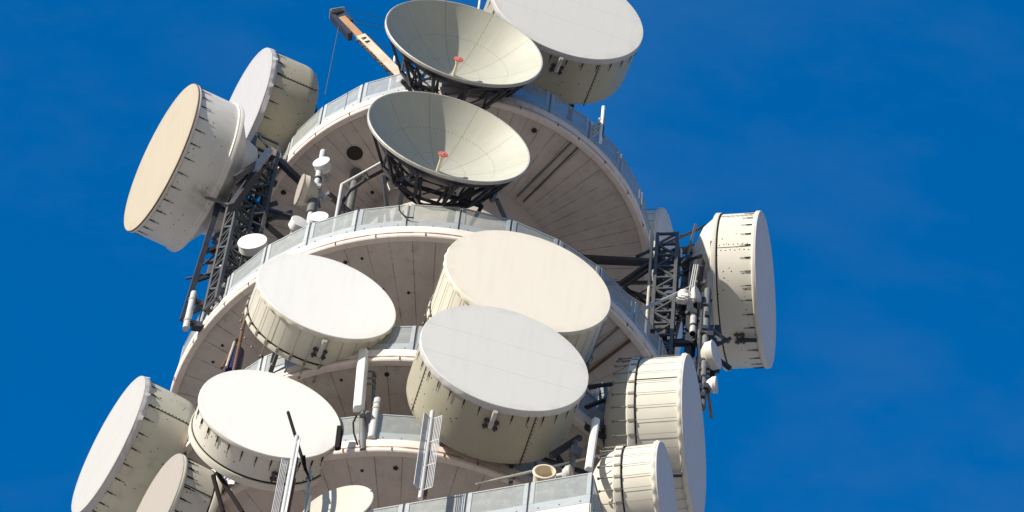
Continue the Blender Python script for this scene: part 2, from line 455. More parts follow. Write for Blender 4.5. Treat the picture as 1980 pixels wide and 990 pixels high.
# ------------------------------------------------------------------ big drums
def shared(name, bm, mats):
    me = bpy.data.meshes.new(name); bm.normal_update(); bm.to_mesh(me); bm.free()
    for m in (mats if isinstance(mats, (list, tuple)) else [mats]): me.materials.append(M[m])
    for p in me.polygons: p.use_smooth = True
    me.set_sharp_from_angle(angle=rad(40))
    return me

def pin_mesh(L, r=.014, ball=0., mat='black', wide=.028):
    bm = B(); bar(bm, (0, .0, 0), (0, 0, -L * .55), wide, .03); tube(bm, [(0, 0, -L * .5), (0, 0, -L)], r, 6)
    if ball: bmesh.ops.create_uvsphere(bm, u_segments=8, v_segments=6, radius=ball, matrix=Matrix.Translation((0, 0, -L)))
    return shared('fixing_pin', bm, mat)

def rod_mesh(L, tail, mat='rodsteel'):
    """tension rod over the shroud, running past the rear flange to a ball end"""
    bm = B(); tube(bm, [(0, 0, 0), (0, 0, -L)], .006, 6); tube(bm, [(0, 0, -L), (0, 0, -L - tail)], .017, 6)
    box(bm, (0, .01, -L + .06), .07, .05, .16)
    bmesh.ops.create_uvsphere(bm, u_segments=8, v_segments=6, radius=.042, matrix=Matrix.Translation((0, 0, -L - tail)))
    return shared('tension_rod', bm, mat)

def stay(parent, root_mw, a, b, r, mat='steel', name='stay_rod'):
    inv = root_mw.inverted(); bm = B(); tube(bm, [inv @ off(a), inv @ off(b)], r, 10)
    return finish(name, bm, mat, parent)

def drum(label, az, pos, R, tilt, dep, kind, cover, side, back='flat', floor=None, pins=26, bracket=None, bmat='lightsteel', flange=0., seams=(), group='large drum antennas'):
    f = frame(az, tilt); mw = f.to_4x4(); mw.translation = off(pos) - f @ Vector((0, 0, dep))
    t = thing('drum_antenna', label, 'antenna', mw, group)
    # shroud
    bm = B(); Rs = R - .03
    prof = [(Rs, dep - .02)]
    if kind == 'fabric':
        prof += [(Rs, .45), (Rs - .02, .3), (Rs - .10, .12), (Rs - .26, .0), (Rs - .6, -.1), (Rs * .45, -.22), (0, -.24)]
    elif back == 'cone':
        prof += [(Rs, 0), (Rs - .02, -.02), (Rs * .86, -.42), (Rs * .62, -.75), (Rs * .3, -.95), (0, -.98)]
    elif back == 'step':
        prof += [(Rs, .02), (Rs - .03, -.02), (Rs * .70, -.50), (Rs * .68, -.53), (Rs * .62, -1.0), (Rs * .58, -1.03), (0, -1.05)]
    else:
        prof += [(Rs, 0), (Rs - .05, -.03), (Rs * .5, -.16), (0, -.2)]
    lathe(bm, prof, 112)
    # rivets and seam straps are surface pattern of the shroud
    rv = random.Random(hash(label) % 999)
    def dot(a, w, r=.016):
        c = Vector((math.cos(a), math.sin(a), 0)); p = c * (Rs + .002) + Vector((0, 0, w))
        m_ = Matrix((Vector((0, 0, 1)).cross(c) * -1, Vector((0, 0, 1)), c)).transposed().to_4x4(); m_.translation = p
        r_ = bmesh.ops.create_circle(bm, cap_ends=True, segments=6, radius=r, matrix=m_)
        for v in r_['verts']:
            for ff in v.link_faces: ff.material_index = 1
    if kind != 'paneled':
        for _ in range(70): dot(rv.uniform(0, 2 * PI), rv.uniform(.1, dep - .15), rv.choice((.012, .018, .022)))
    for sa in seams:
        a = rad(sa)
        if kind == 'rivet':
            for j in range(9):
                for dd in (-.045, .045): dot(a + dd + rv.uniform(-.01, .01), .08 + j * (dep - .2) / 8 + (.05 if dd > 0 else 0), .021)
        c = Vector((math.cos(a), math.sin(a), 0))
        bar(bm, c * (Rs + .004) + Vector((0, 0, .15 if kind == 'fabric' else .02)), c * (Rs + .004) + Vector((0, 0, dep - .1)), .012 if kind == 'rivet' else .03, .012, up=c, mi=1)
        if kind == 'fabric':
            for j in range(14): dot(a + .022, .2 + j * (dep - .4) / 13, .02)
    finish('shroud', bm, [side, 'hole'], t)
    # flange ring at the back
    if flange:
        bm = B(); lathe(bm, [(Rs - .02, flange), (Rs + .045, flange), (Rs + .055, flange - .02), (Rs + .055, -.03), (Rs + .02, -.06), (Rs - .02, -.05)], 112)
        lathe(bm, [(Rs + .003, flange + .045), (Rs + .02, flange + .035), (Rs + .02, flange + .015), (Rs + .003, flange + .012)], 112, mi=1)
        finish('rear_flange', bm, [side, 'black'], t)
    if back == 'step':
        bm = B(); lathe(bm, [(Rs, .14), (Rs + .03, .135), (Rs + .045, .12), (Rs + .048, -.03), (Rs + .03, -.055), (Rs - .04, -.06)], 112); finish('lip', bm, side, t)
    # front cover
    bm = B()
    dome = .006
    ring = [(R * x, dep + dome * (1 - x * x)) for x in (0, .4, .8, .97)] + [(R + .004, dep - .001), (R + .012, dep - .012), (R + .012, dep - .03)]
    if kind == 'fabric':
        np_ = pins
        ph = [rv.uniform(.15, 1.3) for _ in range(np_)]
        lathe(bm, ring, 160)
        cv = finish('front_cover', bm, cover, t)
        bm = B()
        crk = .5 if side == 'sh_beige' else 1.0
        def rf2(a, i):
            q = (a + .09 * math.sin(5 * a + ph[0]) + .05 * math.sin(13 * a)) * np_ / (2 * PI); s_ = abs(math.sin(PI * q)) * ph[int(q) % np_]
            am = (.0, .02, .045, .012)[i] * crk
            return (am * s_ + (.005 * math.sin(31 * a + i) if i else 0), .035 * s_ if i == 3 else 0)
        lathe(bm, [(R + .012, dep - .03), (R + .012, dep - .10), (R + .008, dep - .18), (R - .015, dep - .235)], 336, rf2)
        finish('skirt', bm, 'cv_skirt' if side == 'sh_beige' or True else cover, cv, sharp=70)
    else:
        lathe(bm, ring, 128)
        cv = finish('front_cover', bm, cover, t)
        bm = B()
        def rf3(a, i):
            if kind == 'paneled' and i in (2, 3): return (.03 * abs(math.sin(a * pins / 2)) ** 2, 0)
            return (0, 0)
        lathe(bm, [(R + .012, dep - .03), (R + .02, dep - .05), (R + .022, dep - .10), (R + .012, dep - .14), (R - .02, dep - .15)], 224, rf3)
        finish('rim_band', bm, side, cv, sharp=60)
        if kind == 'rust':
            bm = B(); lathe(bm, [(R + .004, dep - .004), (R + .024, dep - .018), (R + .026, dep - .045), (R + .014, dep - .055)], 128); finish('rusty_edge', bm, 'rust', cv)
    # fixings round the edge
    if kind == 'paneled':
        me_ = rod_mesh(dep - .16, .42)
    elif kind == 'fabric': me_ = pin_mesh(.30, .006, 0, 'black', .012)
    else: me_ = pin_mesh(.34, .008, 0, 'black', .026 if kind == 'pins' else .014)
    for j in range(pins):
        a = 2 * PI * j / pins + (0 if kind == 'fabric' else .05)
        c = Vector((math.cos(a), math.sin(a), 0)); s_ = Vector((0, 0, 1)).cross(c)
        m_ = Matrix((s_ * -1, c, Vector((0, 0, 1)))).transposed().to_4x4()
        m_.translation = c * (Rs + (.04 if flange and kind == 'paneled' else .022)) + Vector((0, 0, dep - (.22 if kind == 'fabric' else .14)))
        link('tension_rod' if kind == 'paneled' else 'fixing_pin', me_, t, m_)
    # tube bracket near the lower edge of the face
    if bracket is not None:
        a = rad(bracket); c = Vector((math.cos(a), math.sin(a), 0)); s_ = Vector((0, 0, 1)).cross(c); zz = Vector((0, 0, 1))
        bm = B(); w0 = dep - .12
        tube(bm, [c * (Rs + .16) + zz * w0, c * (Rs + .10) + zz * (w0 - .55)], .065, 14)
        lathe_hole = c * (Rs + .163) + zz * (w0 + .002)
        bk = finish('bracket', bm, bmat, t)
        bm = B(); b0 = c * (Rs + .03) + zz * (w0 - .52)
        for dd in (-.14, .14): bar(bm, b0 + s_ * dd - zz * .16, b0 + s_ * dd + zz * .16, .05, .05, up=c)
        bar(bm, b0 - s_ * .2 - zz * .08, b0 + s_ * .2 - zz * .08, .05, .06, up=c); bar(bm, b0 - s_ * .2 + zz * .1, b0 + s_ * .2 + zz * .1, .05, .06, up=c)
        finish('base_plate', bm, 'steel', bk)
    # mounting steelwork behind: short frame to the platform
    if floor is not None:
        inv = mw.inverted(); bm = B(); hb = R * .42; bw = -.28 if back != 'cone' else -.8
        n_ = f @ Vector((0, 0, 1)); h_ = f @ Vector((1, 0, 0))
        for sgn in (-1, 1):
            p1 = mw @ Vector((sgn * hb, R * .35, bw)); p2 = mw @ Vector((sgn * hb, -R * .5, bw))
            bar(bm, inv @ p1, inv @ p2, .12)
            flat = Vector((n_.x, n_.y, 0)).normalized()
            foot = p2 - flat * .9; foot.z = floor + ZO
            bar(bm, inv @ p2, inv @ foot, .12); bar(bm, inv @ p1, inv @ (foot + Vector((0, 0, .02)) - flat * .4), .09)
            bar(bm, inv @ (mw @ Vector((sgn * hb, R * .35, bw))), inv @ (mw @ Vector((-sgn * hb, -R * .5, bw))), .07)
        bar(bm, (-R * .5, R * .2, bw), (R * .5, R * .2, bw), .12); bar(bm, (-R * .5, -R * .4, bw), (R * .5, -R * .4, bw), .12)
        finish('mounting_frame', bm, 'steel', t)
    return t, mw

E0 = {k: v for k, v in dict(
    C=(12.7, 2.63, -5.80, 5.52, 2.48, -4.3), D=(-66.2, -8.94, -3.50, -2.62, 2.40, -5.2), E=(-68.1, -7.03, -2.60, 2.19, 2.21, -6.1),
    F=(13.1, -2.97, -7.75, -16.37, 1.93, 0.8), G=(10.7, 2.33, -8.80, -16.08, 2.29, -1.1), H=(10.2, 1.95, -9.20, -20.73, 2.24, -1.5),
    I=(10.7, -3.91, -7.05, -21.37, 1.89, -0.3), J=(-65.3, -8.46, -2.80, -17.32, 2.08, -1.8), K=(-64.5, -6.67, -4.30, -22.35, 1.60, -3.9),
    M=(76.2, 9.58, -0.90, -1.70, 2.38, -3.4), N=(75.8, 7.24, -5.60, -17.84, 2.24, -2.5), O=(72.8, 6.48, -7.30, -23.40, 1.40, -2.3),
    P=(74.6, 6.84, 1.70, 2.40, 2.35, -2.9)).items()}
FL = [r[1] + .53 for r in RINGS]
def big(k, label, **kw):
    az, x, y, z, R, t = E0[k]
    return drum(label, az, Vector((x, y, z)), R, t, **kw)
big('C', 'huge grey fabric covered beige drum at the very top of the tower', dep=2.0, kind='fabric', cover='cv_grey', side='sh_beige', floor=FL[0], pins=30, bracket=-89, seams=(-58, -130))
big('H', 'huge grey fabric covered beige drum at lower centre, in front of the cream faced drum', dep=1.95, kind='fabric', cover='cv_grey', side='sh_beige', floor=FL[3], pins=32, bracket=-91, seams=(-62, -152))
big('E', 'pale grey fabric covered drum with mossy shroud, behind the yellowed drum at upper left', dep=1.75, kind='fabric', cover='cv_lilac', side='sh_mossy', floor=FL[0], pins=26, seams=(-15, 100))
big('J', 'large drum with white fabric face and mould stained shroud, far left at bottom', dep=1.8, kind='fabric', cover='cv_soft', side='sh_mossyw', floor=FL[2], pins=28, seams=(-12, 100))
big('F', 'bright white faced drum with panelled shroud, upper of two left of centre', dep=1.12, kind='paneled', cover='cv_white', side='sh_cream', floor=FL[2], pins=30, bracket=-85, flange=.10)
big('I', 'bright white faced drum with black pins, lower of two left of centre', dep=1.05, kind='pins', cover='cv_white', side='sh_white', floor=FL[3], pins=30, bracket=-72, flange=.16)
big('G', 'cream faced drum with panelled shroud, behind the big grey covered drum', dep=1.75, kind='paneled', cover='cv_cream', side='sh_cream', floor=FL[2], pins=36, flange=.14)
tD, mD = big('D', 'sun yellowed drum with stepped white shroud and rusty rim, far left at the top', dep=1.5, kind='rust', cover='cv_tan', side='sh_dirty', back='step', pins=32, flange=.07)
big('K', 'beige grey faced drum with short pinned shroud, before the mouldy drum', dep=1.12, kind='pins', cover='cv_clay', side='sh_white', floor=FL[3], pins=28, flange=.13, seams=(40, -20))
tM, mM = big('M', 'big drum seen edge on, standing out alone against the sky at far right', dep=1.32, kind='rivet', cover='cv_mauve', side='sh_white', back='cone', pins=34, bracket=-84, bmat='bluesteel', flange=.11, seams=(165, 205))
tN, mN = big('N', 'tall edge on drum with tension rods, right side below the lone one', dep=1.45, kind='paneled', cover='cv_mauve', side='sh_panel', back='cone', floor=FL[2], pins=36, bracket=-99, bmat='bluesteel', flange=.16, seams=(190,))
tO, mO = big('O', 'smaller edge on drum with tension rods at the bottom right corner of the tower', dep=1.1, kind='paneled', cover='cv_mauve', side='sh_panel', back='cone', floor=FL[3], pins=26, flange=.16)
big('P', 'half hidden pale drum peeping out behind the right rim of the topmost platform', dep=1.5, kind='paneled', cover='cv_mauve', side='sh_panel', floor=FL[0], pins=30, flange=.1)
LP = at(192, 992, r=8.0)
drum('small beige faced drum cut by the bottom left corner of the photo', -66, LP, .82, -3, .7, 'pins', 'cv_clay', 'sh_white', pins=20, flange=.08)

# grime patch on the yellowed drum and its dark port hole
bm = B(); bmesh.ops.create_circle(bm, cap_ends=True, segments=16, radius=.10)
a = rad(-38); rr = 2.37 * .658
c = Vector((math.cos(a), math.sin(a), 0)); m_ = Matrix((Vector((0, 0, 1)).cross(c) * -1, Vector((0, 0, 1)), c)).transposed().to_4x4(); m_.translation = c * (rr + .012) + Vector((0, 0, -.72))
finish('port_hole', bm, 'hole', tD, m_)

# ------------------------------------------------------------------ open dishes
def dish(label, az, pos, R, tilt, floor):
    dep = 1.18; f = frame(az, tilt); mw = f.to_4x4(); mw.translation = off(pos) - f @ Vector((0, 0, dep))
    t = thing('dish_antenna', label, 'antenna', mw, 'open dish antennas')
    bm = B(); k = dep / R**2; n = 24
    pr = [(R * i / n, k * (R * i / n)**2) for i in range(n + 1)]
    lathe(bm, pr, 112)
    finish('reflector', bm, 'dish', t)
    bm = B()
    lathe(bm, [(R - .005, dep), (R + .03, dep + .012), (R + .055, dep - .01), (R + .05, dep - .09), (R + .01, dep - .10)], 112, mi=1)
    lathe(bm, [(R + .01, dep - .06), (R * .97, dep - .16), (R * .8, k * (R * .8)**2 - .09), (R * .5, k * (R * .5)**2 - .08), (0, -.10)], 96, mi=0)
    finish('reflector_back', bm, ['steel', 'lightsteel'], t)
    bm = B(); tube(bm, [(0, 0, -.02), (0, 0, .42)], .05, 12); tube(bm, [(0, 0, .40), (0, 0, .56)], [.06, .10], 14)
    fd = finish('feed_support', bm, 'cream', t)
    bm = B(); lathe(bm, [(0, .60), (.035, .60), (.04, .585), (.10, .585), (.145, .578), (.15, .56), (.14, .55), (0, .55)], 28)
    lathe(bm, [(0, .606), (.022, .606), (.03, .60)], 14, mi=1); lathe(bm, [(.075, .5868), (.085, .5868)], 24, mi=1)
    finish('feed_disc', bm, ['red', 'lightsteel'], fd)
    # space-frame behind
    bm = B(); nr = 12; ro, rm, ri = R * .93, R * .66, R * .34
    zo, zm, zi = k * ro**2 - .16, k * rm**2 - .72, -.78
    P = lambda r, i, z: Vector((r * math.cos(2 * PI * i / nr + .2), r * math.sin(2 * PI * i / nr + .2), z))
    for i in range(nr):
        bar(bm, P(ro, i, zo), P(rm, i, zm), .085); bar(bm, P(rm, i, zm), P(ri, i, zi), .085)
        bar(bm, P(rm, i, zm), P(rm, i + 1, zm), .08); bar(bm, P(ri, i, zi), P(ri, i + 1, zi), .09)
        bar(bm, P(rm, i, k * rm**2 - .1), P(rm, i, zm), .06); bar(bm, P(rm, i, k * rm**2 - .1), P(ri, i, zi), .055)
        bar(bm, P(ro, i, zo), P(ro * .99, i + 1, zo), .05); bar(bm, P(rm, i, zm), P(ro, i + 1, zo), .045)
        bar(bm, P(rm, i + 1, zm), P(ri, i, zi), .05)
    finish('back_frame', bm, 'steel', t)
    # stand
    inv = mw.inverted(); n_ = f @ Vector((0, 0, 1)); flat = Vector((n_.x, n_.y, 0)).normalized(); h = f @ Vector((1, 0, 0))
    bm = B()
    for sgn in (-1, 1):
        a0 = mw @ Vector((sgn * R * .34, -R * .3, -.82)); a1 = mw @ Vector((sgn * R * .62, -R * .30, -.3)); a2 = mw @ Vector((sgn * R * .3, R * .25, -.85))
        ft = off(pos) - flat * 2.05 + h * sgn * .75; ft.z = floor + ZO
        fb = off(pos) - flat * 3.3 + h * sgn * .85; fb.z = floor + ZO
        for p, q, w in ((a0, ft, .14), (a1, ft, .10), (a2, fb, .12), (a0, fb, .10), (a2, a0, .12)):
            bar(bm, inv @ p, inv @ q, w)
        bar(bm, inv @ ft, inv @ fb, .12)
    bar(bm, inv @ (mw @ Vector((-R * .62, -R * .30, -.3))), inv @ (mw @ Vector((R * .62, -R * .30, -.3))), .1)
    for i in range(3):
        u = (i + .5) / 3
        z_ = pos.z - R * .55 + (floor - pos.z + R * .55) * u
        l_ = off(pos) - flat * 2.05; l_.z = z_ + ZO
        bar(bm, inv @ (l_ - h * .85), inv @ (l_ + h * .85), .08); bar(bm, inv @ (l_ - h * .8), inv @ (l_ + h * .8 - Vector((0, 0, .6))), .06)
    finish('stand', bm, 'steel', t)
    return t, mw, k
tA, mA, kA = dish('open cream dish with red feed, upper of two, beside the topmost drum', 10.6, Vector((-.35, -7.40, -.38)), 2.40, 1.4, FL[0])
tB, mB, kB = dish('open cream dish with red feed, lower of two, above a platform railing', 11.3, Vector((-.35, -8.20, -7.66)), 2.36, 1.9, FL[1])

# ------------------------------------------------------------------ lattice masts
def lattice(label, x, y, z0, z1, s=.42, step=.75, rot=12, mat='midsteel'):
    mw = Matrix.Translation(off((x, y, z0))) @ Matrix.Rotation(rad(rot), 4, 'Z')
    t = thing('lattice_mast', label, 'lattice mast', mw, 'lattice masts beside the platforms'); H = z1 - z0
    cs = [(-s, -s), (s, -s), (s, s), (-s, s)]
    for cx, cy in cs:
        bm = B(); bar(bm, (cx, cy, 0), (cx, cy, H), .10); finish('leg', bm, mat, t)
    bm = B(); n = int(H / step)
    for i in range(n + 1):
        z = H * i / n
        for j in range(4):
            a, b = cs[j], cs[(j + 1) % 4]
            bar(bm, (*a, min(z, H - .03)), (*b, min(z, H - .03)), .07)
            if i < n:
                u, v = (a, b) if (i + j) % 2 else (b, a)
                bar(bm, (*u, z), (*v, z + H / n), .06)
    finish('bracing', bm, mat, t)
    return t, mw
tL, mL = lattice('dark steel lattice mast on the left carrying the sun yellowed drum', -6.05, -3.1, FL[1], -.7, .40, .8, 20)
tR, mR = lattice('grey steel lattice mast on the right carrying the lone drum in the sky', 6.42, -2.55, FL[1], -2.4, .30, .62, -10)
p = at(440, 515, y=-3.9)
lattice('narrow dark lattice mast at the outer left railing, next to the sky', p.x, p.y, FL[1], at(462, 400, y=-3.9).z, .26, .55, 35)
# outriggers: heavy arms joining mast and drum
def arms(t, mw, segs, mat='steel', name='outrigger'):
    inv = mw.inverted()
    for a, b, w in segs:
        bm = B(); w *= .8; bar(bm, inv @ off(a), inv @ off(b), w, w * 1.25); finish(name, bm, mat, t)
dback = lambda u, v, w: (mD @ Vector((u, v, w))) - Vector((0, 0, ZO))
ml = lambda u, v, z: (mL @ Vector((u, v, z))) - Vector((0, 0, ZO))
arms(tL, mL, [
    (dback(-1.0, 1.3, -.9), ml(0, 0, 10.2), .20), (dback(-1.0, -1.3, -.9), ml(0, 0, 6.0), .20), (dback(1.0, 1.2, -.9), ml(-.3, -.4, 9.8), .16),
    (dback(1.0, -1.2, -.9), ml(-.3, -.4, 6.6), .16), (dback(0, 1.5, -.95), dback(0, -1.7, -.95), .2), (dback(-1.3, 0, -1.0), dback(1.3, 0, -1.0), .2),
    (dback(-1.0, -1.3, -.95), ml(-.2, .1, 3.0), .18), (dback(1.0, -1.2, -.95), ml(-.4, -.4, 3.6), .14), (dback(-1.1, -1.5, -.9), ml(.1, .5, 8.4), .14), (dback(.9, -1.5, -.9), ml(.1, .1, 1.2), .13),
    (dback(0, -1.7, -.95), ml(0, 0, .4), .2), (ml(-1.15, .2, .2), ml(-.9, .2, 7.2), .16), (ml(-1.15, .2, .4), ml(-.2, .2, 2.2), .12), (ml(-.95, .2, 4.2), ml(.3, .2, 6.4), .12), (ml(-1.1, .2, 2.4), ml(.2, .1, 4.2), .12)])
# braces from left mast to the shaft/platform
arms(tL, mL, [(at(538, 310, y=-3.2), at(582, 352, y=-3.0), .20), (at(498, 416, y=-3.0), at(566, 420, y=-2.0), .16), (at(516, 436, y=-3), at(552, 466, y=-2.2), .15),
              (at(520, 300, y=-3.3), at(448, 402, y=-4.6), .24), (at(520, 300, y=-3.3), at(455, 345, y=-4.6), .16)], 'steel', 'brace')
# pale head frame on the left mast
bm = B(); q = [at(488, 334, y=-3.9), at(522, 290, y=-3.9), at(541, 303, y=-2.9), at(516, 345, y=-2.9)]
inv = mL.inverted()
for i in range(4): bar(bm, inv @ off(q[i]), inv @ off(q[(i + 1) % 4]), .09, .22)
finish('head_frame', bm, 'lightsteel', tL)
def clutter(t, mw, lo, hi, n, seed, size=(.04, .11), maxlen=2.2):
    '''small steel members, clamps and junction boxes bolted to a mast'''
    rg = random.Random(seed); rv = lambda: Vector([rg.uniform(lo[i], hi[i]) for i in range(3)])
    for q in range(n):
        a = rv(); k_ = rg.random(); bm = B(); w = rg.uniform(*size)
        if k_ < .62:
            d_ = Vector((rg.uniform(-1, 1), rg.uniform(-.6, .6), rg.choice((0, 0, 1, -1, .7, -.7)) + rg.uniform(-.15, .15))).normalized()
            bar(bm, a, a + d_ * rg.uniform(.5, maxlen), w, w * rg.uniform(.7, 1.5)); finish('brace', bm, rg.choice(('steel', 'steel', 'midsteel', 'greysteel')), t)
        elif k_ < .85:
            box(bm, a, rg.uniform(.12, .34), rg.uniform(.1, .25), rg.uniform(.14, .45), bev=.012); finish('junction_box', bm, rg.choice(('steel', 'midsteel', 'greysteel', 'lightsteel')), t)
        else:
            tube(bm, [a, a + Vector((0, 0, rg.uniform(.6, 1.6)))], rg.uniform(.04, .08), 10); finish('pipe', bm, rg.choice(('steel', 'greysteel', 'lightsteel')), t)
def feeders(t, mw, a, b, n, seed, spread=.3, sag=.35):
    '''bundle of separate black feeder cables between two world points'''
    rg = random.Random(seed); inv = mw.inverted(); a, b = inv @ off(a), inv @ off(b)
    for q in range(n):
        o1 = Vector([rg.uniform(-spread, spread) for _ in range(3)]); o2 = Vector([rg.uniform(-spread, spread) * .5 for _ in range(3)]); sg = sag * rg.uniform(.5, 1.4); pts = []
        for i in range(11):
            u = i / 10; pts.append(a.lerp(b, u) + o1 * (1 - u) + o2 * u + Vector((0, 0, -4 * sg * u * (1 - u))))
        bm = B(); tube(bm, pts, rg.choice((.022, .03, .038)), 8); finish('feeder_cable', bm, 'black', t)
clutter(tL, mL, (-.75, -.45, .6), (.5, .5, 10.0), 44, 4, maxlen=1.6)
feeders(tL, mL, dback(0, 0, -1.0), ml(.2, .3, 5.0), 4, 5); feeders(tL, mL, ml(.2, .3, 8.5), ml(.1, .3, .2), 5, 6, .22, .0)
# right: arms and long stays
mr = lambda u, v, z: (mR @ Vector((u, v, z))) - Vector((0, 0, ZO))
mback = lambda u, v, w: (mM @ Vector((u, v, w))) - Vector((0, 0, ZO))
arms(tR, mR, [(mback(-.9, 1.1, -.9), mr(.2, .2, 8.9), .2), (mback(-.9, -1.1, -.9), mr(.2, .2, 5.6), .2), (mback(.7, 1.0, -.9), mr(.3, .4, 9.0), .16), (mback(.7, -1.0, -.9), mr(.3, .4, 5.8), .16),
              (mback(-.9, 1.3, -.97), mback(-.9, -1.6, -.97), .22), (mback(0, 1.3, -1.0), mback(0, -1.6, -1.0), .16), (mback(-.9, -1.5, -.95), mr(.2, 0, 2.2), .18),
              (mr(.75, .1, .4), mr(.8, .1, 8.3), .24), (mr(1.25, .1, 1.8), mr(1.3, .1, 7.4), .16), (mr(-.2, 0, 7.6), mr(1.0, 0, 8.3), .18), (mr(-.4, 0, 3.3), mr(1.5, 0, 3.2), .17), (mr(-.4, 0, 1.8), mr(1.7, 0, 1.75), .17), (mr(1.5, 0, 1.0), mr(1.5, 0, 3.4), .17)])
arms(tR, mR, [(at(1112, 497, y=-1.5), at(1290, 507, y=-2.5), .15), (at(1120, 506, y=-1.3), at(1285, 513, y=-2.3), .10), (at(1195, 552, y=-1.8), at(1282, 492, y=-2.5), .15), (at(1205, 556, y=-2.0), at(1280, 505, y=-2.7), .09),
              (at(1150, 548, y=-1), at(1280, 546, y=-2.3), .10), (at(1205, 560, y=-1), at(1285, 588, y=-2.3), .12), (at(1272, 475, y=-2.6), at(1281, 535, y=-2.7), .13)], 'steel', 'brace')
clutter(tR, mR, (-.3, -.2, .6), (1.5, .6, 8.6), 40, 11)
feeders(tR, mR, mback(-.2, 0, -1.0), mr(.6, .2, 4.6), 4, 8); feeders(tR, mR, mr(.9, .1, 8.0), mr(.8, .1, .2), 6, 9, .25, .0)
feeders(tR, mR, at(1200, 546, y=-1.6), mr(.2, 0, 5.0), 3, 10, .12, .25)
s_ = stay(tM, mM, at(1232, 496, y=-2.2), at(1374, 433, y=-1.2), .055, 'steel')
stay(tM, mM, at(1213, 612, r=7.3), at(1362, 543, y=-2.2), .05, 'lightsteel')
# two pale uprights at the right rim of the upper soffit
for (a, b, y, r, l) in (((1262, 452), (1253, 600), -2.6, .05, 'thin pale upright pipe beside the right lattice mast'),):
    p = at(*a, y=y); q = at(*b, y=y); bm = B(); tube(bm, [Vector((0, 0, 0)), Vector((0, 0, p.z - FL[1]))], r, 12)
    tag(finish('pipe', bm, 'lightsteel', None, Matrix.Translation(off((p.x, p.y, FL[1])))), l, 'pipe')

# ------------------------------------------------------------------ davit crane, top left
y0 = -5.3
hd, bs = at(655, 28, y=y0), at(776, 150, y=y0)
mwc = Matrix.Translation(off((bs.x, bs.y, FL[0])))
t = thing('davit_crane', 'weathered davit crane jib with wire stays, poking up left of the upper open dish', 'crane', mwc)
inv = mwc.inverted(); L = lambda p: inv @ off(p)
d = (hd - bs); pt = lambda u, dz=0.: L(bs + d * u + Vector((0, 0, dz)))
bm = B(); bar(bm, pt(-.05), pt(.64), .29, .16, up=(0, 1, .35)); finish('jib', bm, 'jib', t)
sh = lambda v, q: v + Vector(q)
bm = B(); bar(bm, sh(pt(.61), (0, -.03, -.05)), sh(pt(.95), (0, -.03, -.05)), .22, .08, up=(0, 1, .35)); finish('end_board', bm, 'wood', t)
bm = B(); bar(bm, sh(pt(.70), (-.20, .10, -.10)), sh(pt(1.0), (-.18, .10, -.05)), .15, .28, up=(0, 1, .35)); bar(bm, sh(pt(.88), (.05, .12, .0)), sh(pt(1.02), (.02, .12, .0)), .42, .3, up=(0, 1, .35)); finish('sheave_box', bm, 'bluesteel', t)
bm = B(); e1 = pt(1.03, -.02); dd = (pt(1.) - pt(0.)).normalized()
box(bm, (0, 0, 0), .50, .36, .08, bev=.03)
for q in range(5): box(bm, (random.uniform(-.12, .12), random.uniform(-.1, .1), .045), .07, .05, .02, mi=1)
m_ = Matrix.Translation(e1) @ Vector((0, 0, 1)).rotation_difference(dd).to_matrix().to_4x4()
finish('end_plate', bm, ['galv', 'steel'], t, m_)
bm = B()
for i in range(60):
    u = random.uniform(.03, .6); sd = random.choice((-1, 1)); p = pt(u) + Vector((.17 * sd, .0, .17 * sd * .6)) + Vector((random.uniform(-.02, .02), 0, random.uniform(-.02, .02)))
    box(bm, p, random.uniform(.03, .09), .06, random.uniform(.03, .07))
for sd in (-1, 1): tube(bm, [pt(.02) + Vector((.18 * sd, 0, .11 * sd)), pt(.62) + Vector((.18 * sd, 0, .11 * sd))], .022, 8)
for u in (.53, .585): bar(bm, pt(u) + Vector((-.09, -.10, -.07)), pt(u) + Vector((.04, -.10, .02)), .035, .02)
finish('cable_bundle', bm, 'rustdark', t)
for a, b in (((668, 18), (748, 37)), ((686, 38), (748, 50)), ((690, 47), (746, 58)), ((700, 60), (752, 92)), ((664, 14), (690, 44))):
    bm = B(); tube(bm, [L(at(*a, y=y0)), L(at(*b, y=y0 + .3))], .010, 6); finish('stay_wire', bm, 'wire', t)
bm = B(); h0 = at(655, 52, y=y0); tube(bm, [L(h0), L(h0 + Vector((0, 0, -4.4)))], .014, 6); finish('hoist_cable', bm, 'wire', t)
bm = B(); tube(bm, [L(Vector((bs.x, bs.y, FL[0]))), L(bs)], .14, 14); tube(bm, [L(Vector((bs.x - .02, bs.y, FL[0] + .05))), L(bs + Vector((0, 0, -.2)) - d * .02)], .05, 8); finish('post', bm, 'jib', t)

